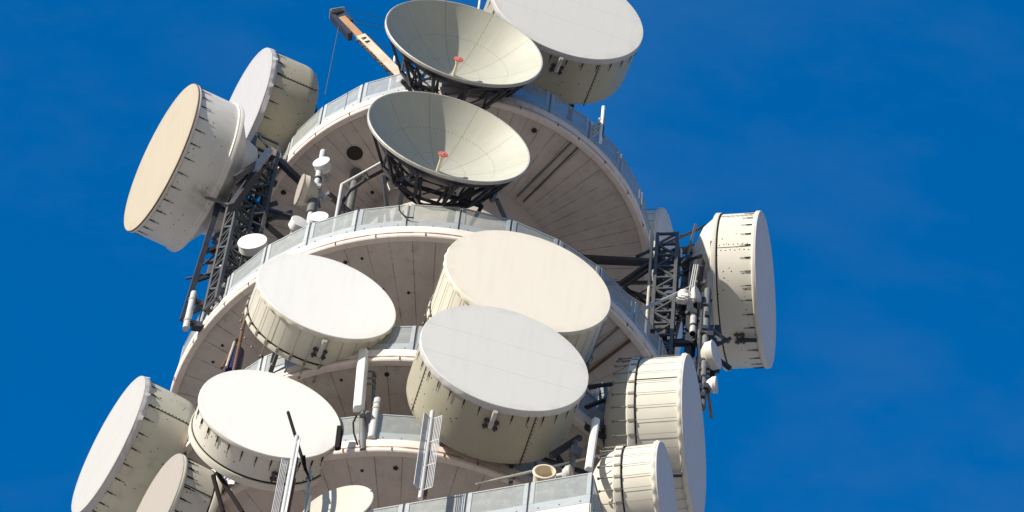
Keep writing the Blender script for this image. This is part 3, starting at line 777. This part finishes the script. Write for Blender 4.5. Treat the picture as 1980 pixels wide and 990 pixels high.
# ------------------------------------------------------------------ poles, pipes and small antennas
def upright(name, label, cat, px, py, r=None, y=None, z0=0., top=None, rad_=.06, mat='pole', caps=(), group=None):
    """vertical pole through a photo point; z0 foot height, top = photo row of its head"""
    p = at(px, py, r=r, y=y)
    q = at(px, top, y=p.y) if top is not None else p
    H = q.z - z0
    mw = Matrix.Translation(off((p.x, p.y, z0)))
    t = thing(name, label, cat, mw, group)
    bm = B(); tube(bm, [(0, 0, 0), (0, 0, H - .02), (0, 0, H)], [rad_, rad_, rad_ * .8], 16); finish('tube', bm, mat, t)
    for c in caps:
        bm = B(); lathe(bm, [(rad_, c - .05), (rad_ + .025, c - .04), (rad_ + .025, c + .04), (rad_, c + .05)], 16); finish('clamp', bm, 'steel', t)
    return t, mw, p, H
def small_drum(label, c, az, R, dep, tilt=0., col='cv_white', side='white', back=.12, radio=False, group='small drum antennas'):
    f = frame(az, tilt); mw = f.to_4x4(); mw.translation = off(c) - f @ Vector((0, 0, dep))
    t = thing('small_drum_antenna', label, 'antenna', mw, group)
    bm = B(); lathe(bm, [(R - .012, dep - .01), (R - .012, .02), (R - .03, 0), (R * .6, -back * .7), (R * .25, -back), (0, -back)], 48); finish('shroud', bm, side, t)
    bm = B(); lathe(bm, [(0, dep + .012), (R * .6, dep + .008), (R - .01, dep + .002), (R, dep - .012), (R, dep - .035), (R - .012, dep - .04)], 48); finish('front_cover', bm, col, t)
    bm = B(); lathe(bm, [(0, -back - .22), (.07, -back - .2), (.08, -back + .02)], 16)
    box(bm, (0, -.06, -back - .2), .12, .3, .1); finish('hub', bm, 'lightsteel', t)
    if radio:
        bm = B(); box(bm, (.02, -.03, -back - .36), .30, .34, .22, bev=.04); bmesh.ops.create_cone(bm, segments=20, radius1=.13, radius2=.13, depth=.16, cap_ends=True, matrix=Matrix.Translation((.05, .14, -back - .5)) @ Matrix.Rotation(1.2, 4, 'X'))
        finish('radio_unit', bm, 'radio', t)
    return t
# left cluster on the upper platform
pA = at(611, 365, y=-5.5)
tp, mp, p0, H0 = upright('antenna_pole', 'grey pole with four small antennas, standing left behind the wide platform railing', 'pole', 611, 365, y=-5.5, z0=FL[1], top=291, rad_=.095, caps=(2.3, 4.3, 5.2))
bm = B(); box(bm, (0, -.02, 4.62), .34, .30, .22, bev=.03); box(bm, (.05, .1, 4.25), .16, .16, .3, bev=.02); finish('bracket', bm, 'lightsteel', tp)
bm = B(); tube(bm, [(0, 0, 3.2), (0, 0, 3.9)], .15, 12); finish('coupling', bm, 'greysteel', tp)
for a, b, w in (((634, 373), (678, 411), .10), (((613, 372)), (618, 400), .07), ((640, 385), (672, 416), .05)):
    bm = B(); bar(bm, mp.inverted() @ off(at(*a, y=-5.4)), mp.inverted() @ off(at(*b, y=-4.4)), w); finish('brace', bm, 'steel', tp)
small_drum('round white antenna near the top of the grey pole at left', at(621, 312, y=-5.75), -22, .262, .26)
small_drum('white antenna seen from its side, pointing left half way up the grey pole', at(578, 366, y=-5.7), -76, .47, .22, -4, 'cv_clay', 'cream', .34)
small_drum('lower left white antenna at the foot of the grey pole, facing right', at(580, 428, y=-5.9), 22, .26, .26)
small_drum('lower right flat white antenna at the foot of the grey pole', at(617, 418, y=-5.8), -8, .275, .13)
upright('antenna_pole', 'short grey pole under the bright round antenna at the left railing', 'pole', 466, 505, r=7.0, z0=FL[1], top=478, rad_=.075)
small_drum('bright white round antenna above the left end of the wide platform railing', at(488, 466, r=7.15), -12, .43, .28)
upright('antenna_pole', 'short grey pole carrying the tiny white dish at the far left railing', 'pole', 421, 570, r=7.05, z0=FL[1], top=528, rad_=.06)
small_drum('tiny white dish seen edge on, pointing left at the far left railing', at(401, 524, r=7.2), -84, .26, .10, 0, 'cv_white', 'white', .14, False)
p = at(429, 526, r=7.05)
bm = B(); bmesh.ops.create_cone(bm, segments=24, radius1=.19, radius2=.17, depth=.22, cap_ends=True, matrix=Matrix.Rotation(rad(90), 4, 'X')); box(bm, (-.18, .1, -.05), .26, .2, .34, bev=.04); box(bm, (.08, .16, -.16), .3, .2, .2, bev=.04)
lathe(bm, [(.19, .0), (.21, .02), (.21, .06), (.17, .07)], 20)
tag(finish('radio_unit', bm, 'radio', None, Matrix.Translation(off(p)) @ Matrix.Rotation(rad(-20), 4, 'Z')), 'white round radio unit beside the tiny dish at the far left railing', 'radio')
# far left tube on arms
p = at(367, 602, r=7.9)
t = thing('whip_antenna', 'pale grey tube antenna on two dark arms outside the far left railing', 'antenna', Matrix.Translation(off(p)))
bm = B(); tube(bm, [(0, 0, -.95), (0, 0, 1.0)], .095, 16); finish('tube', bm, 'pole', t)
for zz in (-.55, .6):
    bm = B(); lathe(bm, [(.095, zz - .05), (.115, zz - .04), (.115, zz + .04), (.095, zz + .05)], 16); finish('clamp', bm, 'lightsteel', t)
    bm = B(); bar(bm, (.05, 0, zz), (1.0, .45, zz + .05), .14, .16); box(bm, (.28, .12, zz), .3, .2, .25); finish('arm', bm, 'steel', t)
bm = B(); bar(bm, (.35, .2, 1.1), (1.7, .6, 1.5), .14, .2); finish('arm', bm, 'steel', t)
# bent pipe frame left of the lower open dish
a = at(651, 420, y=-5.9); b = at(661, 357, y=-5.9); c = at(738, 314, y=-6.6)
bm = B(); tube(bm, [off((a.x, a.y, FL[1])), off(b)], .05, 10); tube(bm, [off(b), off(c)], .045, 10)
tag(finish('handrail', bm, 'pole', None), 'pale bent pipe frame rising left of the lower open dish', 'handrail')
bm = B(); pts = [at(654, 418, y=-5.7), at(660, 395, y=-5.7), at(676, 369, y=-5.9), at(708, 347, y=-6.1), at(744, 328, y=-6.4)]
tube(bm, [off(q_) for q_ in pts], .055, 10); bar(bm, off(at(703, 329, y=-6.3)), off(at(713, 346, y=-6.2)), .07)
tag(finish('cable', bm, 'steel', None), 'dark curved cable running beside the pale bent pipe frame', 'cable')
# riser pipe into the soffit
p = at(689, 336, z=-1.40); Hr = -1.40 - FL[1]
bm = B(); tube(bm, [(0, 0, 0), (0, 0, Hr + .04)], .125, 16); tube(bm, [(0, 0, Hr - .55), (0, 0, Hr + .05)], .19, 18)
tube(bm, [(0, 0, Hr - 3.6), (0, 0, Hr - 3.45)], .15, 16)
tag(finish('riser_pipe', bm, 'greysteel', None, Matrix.Translation(off((p.x, p.y, FL[1])))), 'thick grey riser pipe entering the topmost platform soffit beside the round hole', 'pipe')
# top of the tower
p = at(927, 6, y=-3.5); bm = B(); tube(bm, [(0, 0, 0), (0, 0, p.z - FL[0] + .9)], .035, 8)
tag(finish('lightning_rod', bm, 'white', None, Matrix.Translation(off((p.x, p.y, FL[0])))), 'thin white rod between the upper open dish and the topmost drum', 'rod')
t, mw, p, H = upright('short_mast', 'short white mast with three bracket arms below the topmost drum at right', 'mast', 1164, 240, r=6.3, z0=-.9, top=206, rad_=.055, mat='white')
for i in range(3):
    bm = B(); tube(bm, [(0, 0, H - .95 - .25 * i), (-.75, .35, H - 1.9 - .25 * i)], .03, 8); finish('arm', bm, 'lightsteel', t)
    bm = B(); box(bm, (-.06, 0, H - .85 - .25 * i), .13, .1, .12, bev=.01); finish('clamp', bm, 'lightsteel', t)
bm = B(); bar(bm, (.03, 0, .3), (.03, 0, H - .8), .09); finish('rear_bar', bm, 'steel', t)
p = at(770, 110, y=-5.0); bm = B(); tube(bm, [(0, 0, 0), (0, 0, p.z - FL[0])], .04, 8)
tag(finish('railing_pole', bm, 'white', None, Matrix.Translation(off((p.x - .1, p.y, FL[0])))), 'thin white pole behind the topmost railing, left of the upper open dish', 'pole')
# leaning prop beside the lower open dish
bm = B(); bar(bm, off(at(960, 385, y=-6.6)), off(at(978, 425, y=-6.0)), .11); bar(bm, off(at(950, 388, y=-6.7)), off(at(966, 352, y=-6.8)), .12)
tag(finish('prop', bm, 'greysteel', None), 'slanting grey prop right of the lower open dish stand', 'prop')
bm = B(); pts = [at(772, 322, y=-6.8), at(758, 318, y=-6.9), at(750, 330, y=-7.0), at(748, 352, y=-7), at(754, 368, y=-7), at(768, 364, y=-7), at(782, 350, y=-6.9)]
tube(bm, [off(q_) for q_ in pts], .022, 8); tag(finish('loose_cable', bm, 'lightsteel', None), 'pale loop of loose cable hanging left of the lower dish stand', 'cable')
bm = B(); pts = [at(772, 398, r=7.52), at(772, 406, r=7.52), at(778, 414, r=7.52), at(786, 420, r=7.52), at(800, 421, r=7.52)]
tube(bm, [off(q_) for q_ in pts], .02, 8); tag(finish('loose_cable', bm, 'black', None), 'black cable drooping over the wide platform railing', 'cable')

# right cluster beside the lattice mast
def tubeant(label, top, bot, y, r, mat='lightsteel'):
    a, b = at(*top, y=y), at(*bot, y=y); m = (a + b) / 2; h = (a - b).length / 2
    t = thing('whip_antenna', label, 'antenna', Matrix.Translation(off((m.x, m.y, b.z))), 'tube antennas on the right mast')
    bm = B(); tube(bm, [(0, 0, 0), (0, 0, 2 * h)], r, 14); tube(bm, [(0, 0, -.02), (0, 0, .05)], r * .8, 12, mi=1); finish('tube', bm, [mat, 'black'], t)
    for u in (.3, .75):
        bm = B(); lathe(bm, [(r, 2 * h * u - .05), (r + .02, 2 * h * u - .04), (r + .02, 2 * h * u + .04), (r, 2 * h * u + .05)], 14); finish('clamp', bm, 'steel', t)
    return t
tubeant('pale tube antenna left of the gap under the lone drum', (1343, 601), (1338, 645), -3.2, .10)
tubeant('dark grey tube antenna hanging beside the pale one under the lone drum', (1356, 640), (1350, 718), -3.2, .085, 'greysteel')
p = at(1366, 790, y=-3.2)
t, mw, p, H = upright('antenna_pole', 'dark pole with small dishes below the lone drum at far right', 'pole', 1362, 700, y=-3.3, z0=at(1358, 790, y=-3.3).z, top=560, rad_=.10, mat='greysteel', caps=(.9, 1.6, 2.5, 3.3))
bm = B()
for i in range(26):
    zz = random.uniform(.2, H - .4); a = random.uniform(0, 2 * PI); box(bm, (math.cos(a) * .13, math.sin(a) * .13, zz), random.uniform(.05, .2), random.uniform(.05, .15), random.uniform(.06, .3))
tube(bm, [(-.14, 0, .1), (-.16, 0, H * .5), (-.12, .02, H - .2)], .05, 8)
finish('cable_bundle', bm, 'steel', t)
mwi = mw.inverted(); bm = B()
for zz in (1.0, 2.6, 4.0): bar(bm, (0, 0, min(zz, H - .2)), mwi @ off(mr(.8, .1, p.z * 0 + 1.0 + zz * .6)), .10)
finish('arm', bm, 'steel', t)
small_drum('small white dish with white radio boxes, left of the lone drum back', at(1350, 569, y=-3.5), 58, .26, .08, -2, 'cv_mauve', 'white', .12)
p = at(1322, 577, y=-3.5)
bm = B(); box(bm, (0, 0, 0), .34, .3, .3, bev=.07); box(bm, (.24, .02, .02), .2, .2, .26, bev=.05); lathe(bm, [(.12, .1), (.16, .14), (.19, .22), (.15, .24)], 18); box(bm, (-.08, -.05, -.2), .3, .24, .16, bev=.05)
tag(finish('radio_unit', bm, 'radio', None, Matrix.Translation(off(p))), 'white radio box cluster behind the small dish under the lone drum', 'radio')
bm = B()
for i in range(3): tube(bm, [off(at(1350 - i * 4, 512, y=-3.4)), off(at(1340 - i * 4, 568, y=-3.5))], .022, 6)
tag(finish('strut_pair', bm, 'lightsteel', None), 'thin pale struts rising from the small dish beside the lone drum', 'strut')
small_drum('round white drum on the dark pole, tucked under the lone drum at far right', at(1385, 685, y=-3.4), 62, .43, .24, -2, 'cv_mauve', 'sh_white', .2)
small_drum('lowest small dish on the dark pole, seen edge on against the sky at far right', at(1386, 744, y=-3.4), 76, .25, .13, -2, 'cv_mauve', 'white', .18)
# stays of the two edge-on drums
stay(tN, mN, at(1138, 748, y=-6.0), (mN @ Vector((-.6, 2.12, .02))) - Vector((0, 0, ZO)), .06, 'steel')
stay(tO, mO, at(920, 937, y=-7.6), (mO @ Vector((-.9, 1.0, .02))) - Vector((0, 0, ZO)), .036, 'lightsteel')
# post clamped to that stay
p = at(988, 930, y=-7.5); bm = B(); bar(bm, (0, 0, -1.4), (0, 0, .12), .11); box(bm, (0, -.06, .12), .2, .16, .1, bev=.02)
tag(finish('clamp_post', bm, 'steel', None, Matrix.Translation(off(p))), 'short black clamp post under the long pale rod at bottom', 'post')
# dark bracket and rods under the wide platform soffit, left
p = at(456, 690, r=6.4)
t = thing('blue_lamp', 'glossy dark blue cylinder with a rod, hanging under the wide platform at left', 'lamp', Matrix.Translation(off((p.x, p.y, p.z))))
bm = B(); tube(bm, [(0, 0, -.9), (0, 0, .25), (0, 0, .42)], [.22, .22, .10], 18); finish('housing', bm, 'bluebox', t)
bm = B(); tube(bm, [(-.18, -.2, -.9), (-.10, -.2, .45)], .04, 8); finish('rod', bm, 'lightsteel', t); bm = B(); tube(bm, [(-.30, -.15, -.9), (-.05, -.1, .75)], .045, 8); finish('hanger', bm, 'rust', t)
for a, b, r, m, l in (((477, 600), (478, 706), 7.0, 'rust', 'long rust brown rod hanging left of the upper white faced drum'), ((366, 838), (364, 885), 7.2, 'steel', 'short dark upright beside the left edge of the lower white faced drum')):
    p, q_ = at(*a, r=r), at(*b, r=r); bm = B(); tube(bm, [off((p.x, p.y, p.z)), off((p.x, p.y, q_.z))], .05, 10)
    tag(finish('hanger_rod', bm, m, None), l, 'rod')
for a, b, l in (((420, 914), (470, 992), 'black slanting prop right of the small beige grey drum, nearer the fourth platform'), ((412, 920), (432, 992), 'thinner black prop just right of the small beige grey drum')):
    bm = B(); tube(bm, [off(at(*a, r=7.6)), off(at(*b, r=7.2))], .06, 10); tag(finish('prop', bm, 'black', None), l, 'prop')
bm = B(); bar(bm, off(at(657, 826, r=7.4)), off(at(652, 868, r=7.3)), .12); bar(bm, off(at(661, 832, r=7.35)), off(at(657, 868, r=7.25)), .05)
tag(finish('bracket_arm', bm, 'black', None), 'black upright bracket at the right edge of the lower white faced drum', 'bracket')

# panel antennas
def panel(label, top, bot, y, w, dpt, az, mat='white', pole=True, lean=0):
    a, b = at(*top, y=y), at(*bot, y=y); m = b; h = (a - b).length
    mw = Matrix.Translation(off((b.x, b.y, b.z))) @ frame(az).to_4x4() @ Matrix.Rotation(rad(-90), 4, 'X') @ Matrix.Scale(1, 4)
    mw = Matrix.Translation(off(b)) @ Matrix.Rotation(rad(az), 4, 'Z') @ Matrix.Rotation(rad(lean), 4, 'Y')
    t = thing('panel_antenna', label, 'antenna', mw, 'panel antennas')
    bm = B(); prof = [(-w / 2, 0), (-w / 2, -dpt * .5), (-w * .3, -dpt), (w * .3, -dpt), (w / 2, -dpt * .5), (w / 2, 0)]
    A = [bm.verts.new((x, yy, 0)) for x, yy in prof]; Bv = [bm.verts.new((x, yy, h)) for x, yy in prof]
    bm.faces.new(A[::-1]); bm.faces.new(Bv)
    for i in range(6): bm.faces.new((A[i], A[(i + 1) % 6], Bv[(i + 1) % 6], Bv[i]))
    bmesh.ops.recalc_face_normals(bm, faces=bm.faces); bmesh.ops.bevel(bm, geom=bm.edges[:], offset=.012, segments=2, affect='EDGES')
    finish('housing', bm, mat, t)
    return t, mw, h
t, mw, h = panel('white panel antenna on a dark pole behind the fourth platform railing', (701, 684), (694, 797), -7.0, .29, .22, -14, lean=-2.5)
bm = B(); tube(bm, [(.14, .22, -1.55), (.06, .2, .1)], .085, 12); tube(bm, [(.34, .25, -.6), (.26, .25, h * .8)], .05, 12)
for zz in (h * .5, h * .6, h * .72): tube(bm, [(.1, .02, zz), (.3, .1, zz + .03), (.32, .25, zz)], .03, 8)
tube(bm, [(.1, .0, -.05), (.12, -.06, -.25)], .05, 10); tube(bm, [(.2, .05, .02), (.26, -.02, -.2)], .07, 12)
finish('pole', bm, 'greysteel', t)
bm = B(); tube(bm, [(-.08, .1, .0), (-.14, .05, -.4), (-.10, .05, -.9), (.02, .08, -1.45)], .025, 8); finish('cable', bm, 'black', t)
p = at(726, 800, y=-6.9)
t = thing('whip_antenna', 'short grey tube antenna right of the white panel antenna', 'antenna', Matrix.Translation(off((p.x, p.y, FL[3]))))
H = at(728, 771, y=-6.9).z - FL[3]
bm = B(); tube(bm, [(0, 0, 0), (0, 0, H - .06), (0, 0, H)], [.105, .105, .07], 16); finish('tube', bm, 'pole', t)
for zz in (H - .55, H - .3): bm = B(); lathe(bm, [(.105, zz - .04), (.125, zz - .03), (.125, zz + .03), (.105, zz + .04)], 16); finish('clamp', bm, 'lightsteel', t)
t, mw, h = panel('slim white panel antenna leaning behind the square balcony corner', (1151, 815), (1137, 912), -8.2, .20, .15, 10, 'white', lean=2)
bm = B(); tube(bm, [(-.35, .5, -.6), (-.35, .5, h - .4)], .08, 12); box(bm, (-.32, .45, h * .6), .3, .2, .3); finish('pole', bm, 'greysteel', t)
bm = B(); bar(bm, (-.9, .7, h * .55), (-.25, .5, h * .95), .13); finish('arm', bm, 'steel', t)
# dark gear in the void under the third platform
p = at(745, 805, r=5.0); bm = B()
for a, b in (((690, 798), (812, 800)), ((720, 806), (830, 788)), ((770, 815), (820, 780)), ((795, 818), (835, 785)), ((690, 795), (690, 760)), ((672, 792), (672, 765))):
    bar(bm, off(at(*a, r=5.2)), off(at(*b, r=5.0)), .1)
tag(finish('steel_bracing', bm, 'steel', None), 'dark steel bracing in the gap under the third platform', 'steelwork')
# gear behind third railing, right of big grey drum
t = thing('cable_cabinet', 'weathered grey equipment stand behind the blue shaded railing right of the big grey drum', 'equipment', at(1163, 790, r=6.6))
inv = t.matrix_world.inverted(); L = lambda px, py, r=6.6: inv @ off(at(px, py, r=r))
bm = B(); bar(bm, L(1166, 790), L(1162, 748), .28, .2); finish('post', bm, 'greysteel', t)
bm = B(); bar(bm, L(1142, 770), L(1158, 750), .07); bar(bm, L(1150, 775), L(1156, 752), .09); finish('frame', bm, 'lightsteel', t)
bm = B(); bar(bm, L(1180, 805), L(1177, 776), .16); box(bm, L(1183, 800), .22, .2, .4); bar(bm, L(1140, 752), L(1158, 749), .06); bar(bm, L(1155, 778), L(1180, 778), .04); finish('steelwork', bm, 'steel', t)
small_drum('small white dish behind the shaded railing, left of the tall edge on drum', at(1199, 812, r=7.0), 74, .34, .12, 0, 'cv_mauve', 'white', .12)
small_drum('small grey dish behind the square balcony railing, right of the open cream cup', at(1106, 916, y=-8.0), 70, .24, .14, 0, 'cv_clay', 'pole', .12)
# cup feed: an open cylinder lying on its side, mouth towards the viewer
p = at(1053, 911, y=-8.3)
mw = frame(-2, -4).to_4x4(); mw.translation = off(p)
t = thing('open_cup', 'open cream cylinder standing behind the square balcony railing', 'cup antenna', mw)
bm = B(); R = .275
lathe(bm, [(0, -.62), (R - .035, -.62)], 40, mi=0)
lathe(bm, [(R - .035, -.62), (R - .03, .0), (R + .008, .004), (R + .028, -.012), (R + .028, -.05), (R, -.06), (R, -1.35), (0, -1.35)], 40, mi=0); finish('cylinder', bm, 'cream', t)
bm = B(); tube(bm, [(0, -R + .03, -.34), (0, R * .55, -.34)], .02, 8); box(bm, (.06, -.17, -.40), .2, .06, .14, bev=.01); finish('dipole', bm, 'lightsteel', t)

# grid reflector antennas
def grid_antenna(label, top, bot, y, az, wl, wr, mat='white', al=35, ar=35, drop=0.):
    a, b = at(*top, y=y), at(*bot, y=y)
    m = (a + b) / 2; h = (a.z - b.z)
    mw = Matrix.Translation(off((m.x, m.y, b.z))) @ Matrix.Rotation(rad(az), 4, 'Z')
    t = thing('corner_reflector_antenna', label, 'antenna', mw, 'grid reflector antennas')
    bm = B(); tube(bm, [(0, 0, -.35), (0, 0, h + .1)], .06, 14); tube(bm, [(0, 0, h + .1), (0, 0, h + .14)], .045, 12); finish('mast', bm, mat, t)
    for sgn, W, an in ((-1, wl, al), (1, wr, ar)):
        bm = B(); c, s_ = math.cos(rad(an)) * sgn, -math.sin(rad(an))
        for i in range(5):
            u = .12 + (W - .12) * i / 4; tube(bm, [(c * u, s_ * u, .02), (c * u, s_ * u, h - .25 - (drop if sgn < 0 else 0))], .013, 6)
        for i in range(4):
            zz = .02 + (h - .27 - (drop if sgn < 0 else 0)) * i / 3; tube(bm, [(0, 0, zz), (c * W, s_ * W, zz)], .018, 6)
        finish('grid', bm, mat, t)
    bm = B(); tube(bm, [(.1, .16, .2), (.1, .16, h - .6)], .03, 8); bar(bm, (0, 0, h * .5), (.1, .16, h * .5), .04); bar(bm, (.12, .1, -.1), (.12, .1, h * .55), .09); finish('dipole', bm, 'rust', t)
    return t
grid_antenna('white wire grid antenna in front of the big grey drum, right one of two', (830, 800), (820, 950), -8.6, 6, .26, .30, 'pole')
grid_antenna('white wire grid antenna in front of the lower white faced drum, left one of two', (566, 848), (551, 1010), -9.0, 0, .28, .22, 'pole', 25, 62, .9)
# black rod and pale pole with clamp
t = thing('antenna_pole', 'pale thin pole with clamps right of the left wire grid antenna', 'pole', at(592, 1010, y=-8.6), None)
inv = t.matrix_world.inverted(); L = lambda px, py, y=-8.6: inv @ off(at(px, py, y=y))
bm = B(); tube(bm, [L(590, 1010), L(598, 930)], .05, 10); tube(bm, [L(598, 930), L(601, 912)], .055, 10); finish('tube', bm, 'lightsteel', t)
bm = B(); bar(bm, L(592, 926), L(604, 922), .06); finish('clamp', bm, 'greysteel', t)
bm = B(); bar(bm, L(596, 990), L(599, 960), .08); finish('clamp', bm, 'greysteel', t)
bm = B(); pts = [at(557, 797, y=-8.9), at(590, 905, y=-8.7), at(600, 930, y=-8.7)]; tube(bm, [off(q_) for q_ in pts], [.042, .042, .025], 10)
bar(bm, off(at(588, 882, y=-8.75)), off(at(590, 905, y=-8.75)), .06)
tag(finish('dark_rod', bm, 'black', None), 'slanting black rod crossing in front of the lower white faced drum', 'rod')
# shallow dish at the bottom
f = frame(-24, 2); c = at(653, 982, y=-8.4); mw = f.to_4x4(); mw.translation = off(c)
t = thing('small_dish_antenna', 'plain cream dish cut off by the bottom edge, between the two wire grid antennas', 'antenna', mw)
bm = B(); R = .92; lathe(bm, [(R * i / 10, .10 * (i / 10)**2 - .06) for i in range(11)] + [(R + .02, .03), (R + .01, -.01), (R * .7, -.12), (R * .3, -.18), (0, -.19)], 64); finish('reflector', bm, 'cv_plain', t)
bm = B(); bar(bm, (R * .55, .2, -.16), (R * .95, -.15, -.75), .07); bar(bm, (R * .5, -.3, -.16), (R * .95, -.2, -.75), .07); box(bm, (R * .75, .02, -.3), .2, .3, .22, bev=.02); bmesh.ops.create_cone(bm, segments=14, radius1=.09, radius2=.02, depth=.2, cap_ends=True, matrix=Matrix.Translation((R * .93, .35, -.02))); finish('bracket', bm, 'galv', t)
bm = B(); tube(bm, [(0, 0, -.18), (.1, -.1, -.6), (.1, -1.6, -.7)], .06, 10); finish('post', bm, 'greysteel', t)

# ------------------------------------------------------------------ light
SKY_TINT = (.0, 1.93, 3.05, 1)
SUN_AZ, SUN_EL = -51, 18          # degrees from the viewing direction's reverse, towards the left
a, e = rad(SUN_AZ), rad(SUN_EL)
sv = Vector((math.sin(a) * math.cos(e), -math.cos(a) * math.cos(e), math.sin(e)))
ld = bpy.data.lights.new('sun', 'SUN'); ld.energy = 5.0; ld.angle = rad(.5); ld.color = (1.0, .92, .79)
lo = bpy.data.objects.new('sun', ld); COL.objects.link(lo)
lo.matrix_world = sv.to_track_quat('Z', 'Y').to_matrix().to_4x4()
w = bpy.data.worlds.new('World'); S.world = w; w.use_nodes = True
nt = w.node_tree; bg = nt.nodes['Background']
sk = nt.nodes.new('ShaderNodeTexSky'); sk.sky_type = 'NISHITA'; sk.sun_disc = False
sk.sun_elevation = e; sk.sun_rotation = math.atan2(sv.x, sv.y)
sk.air_density = 1.0; sk.dust_density = .3; sk.ozone_density = 4
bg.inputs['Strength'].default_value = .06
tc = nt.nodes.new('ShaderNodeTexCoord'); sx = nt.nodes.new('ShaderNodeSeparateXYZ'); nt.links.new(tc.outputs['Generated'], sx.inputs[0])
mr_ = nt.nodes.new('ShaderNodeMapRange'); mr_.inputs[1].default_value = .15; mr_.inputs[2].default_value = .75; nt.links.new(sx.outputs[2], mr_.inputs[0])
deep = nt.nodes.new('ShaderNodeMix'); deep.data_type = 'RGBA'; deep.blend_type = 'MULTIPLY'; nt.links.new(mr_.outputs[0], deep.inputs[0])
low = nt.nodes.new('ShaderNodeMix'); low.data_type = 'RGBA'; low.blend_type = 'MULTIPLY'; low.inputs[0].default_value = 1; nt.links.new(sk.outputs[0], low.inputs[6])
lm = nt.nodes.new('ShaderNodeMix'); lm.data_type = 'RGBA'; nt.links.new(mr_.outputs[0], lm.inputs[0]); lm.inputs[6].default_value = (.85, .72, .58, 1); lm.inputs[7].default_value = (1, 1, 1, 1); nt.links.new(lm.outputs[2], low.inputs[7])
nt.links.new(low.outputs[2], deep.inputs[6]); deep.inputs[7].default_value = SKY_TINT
ns = nt.nodes.new('ShaderNodeTexNoise'); ns.inputs['Scale'].default_value = 9; ns.inputs['Detail'].default_value = 8; ns.inputs['Roughness'].default_value = .6
mp_ = nt.nodes.new('ShaderNodeMapping'); mp_.inputs['Scale'].default_value = (1.0, 2.2, 1.6); mp_.inputs['Location'].default_value = (.3, .1, .2)
nt.links.new(tc.outputs['Generated'], mp_.inputs[0]); nt.links.new(mp_.outputs[0], ns.inputs['Vector'])
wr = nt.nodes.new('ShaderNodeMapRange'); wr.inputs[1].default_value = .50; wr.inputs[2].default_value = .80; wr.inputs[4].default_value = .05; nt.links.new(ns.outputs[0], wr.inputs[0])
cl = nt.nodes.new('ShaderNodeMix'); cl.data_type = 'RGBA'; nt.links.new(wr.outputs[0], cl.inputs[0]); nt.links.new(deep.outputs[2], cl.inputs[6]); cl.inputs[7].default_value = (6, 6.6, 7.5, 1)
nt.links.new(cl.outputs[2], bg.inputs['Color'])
vs = S.view_settings; vs.view_transform = 'Standard'; vs.look = 'None'; vs.exposure = .47; vs.gamma = 1
S.render.engine = 'CYCLES'
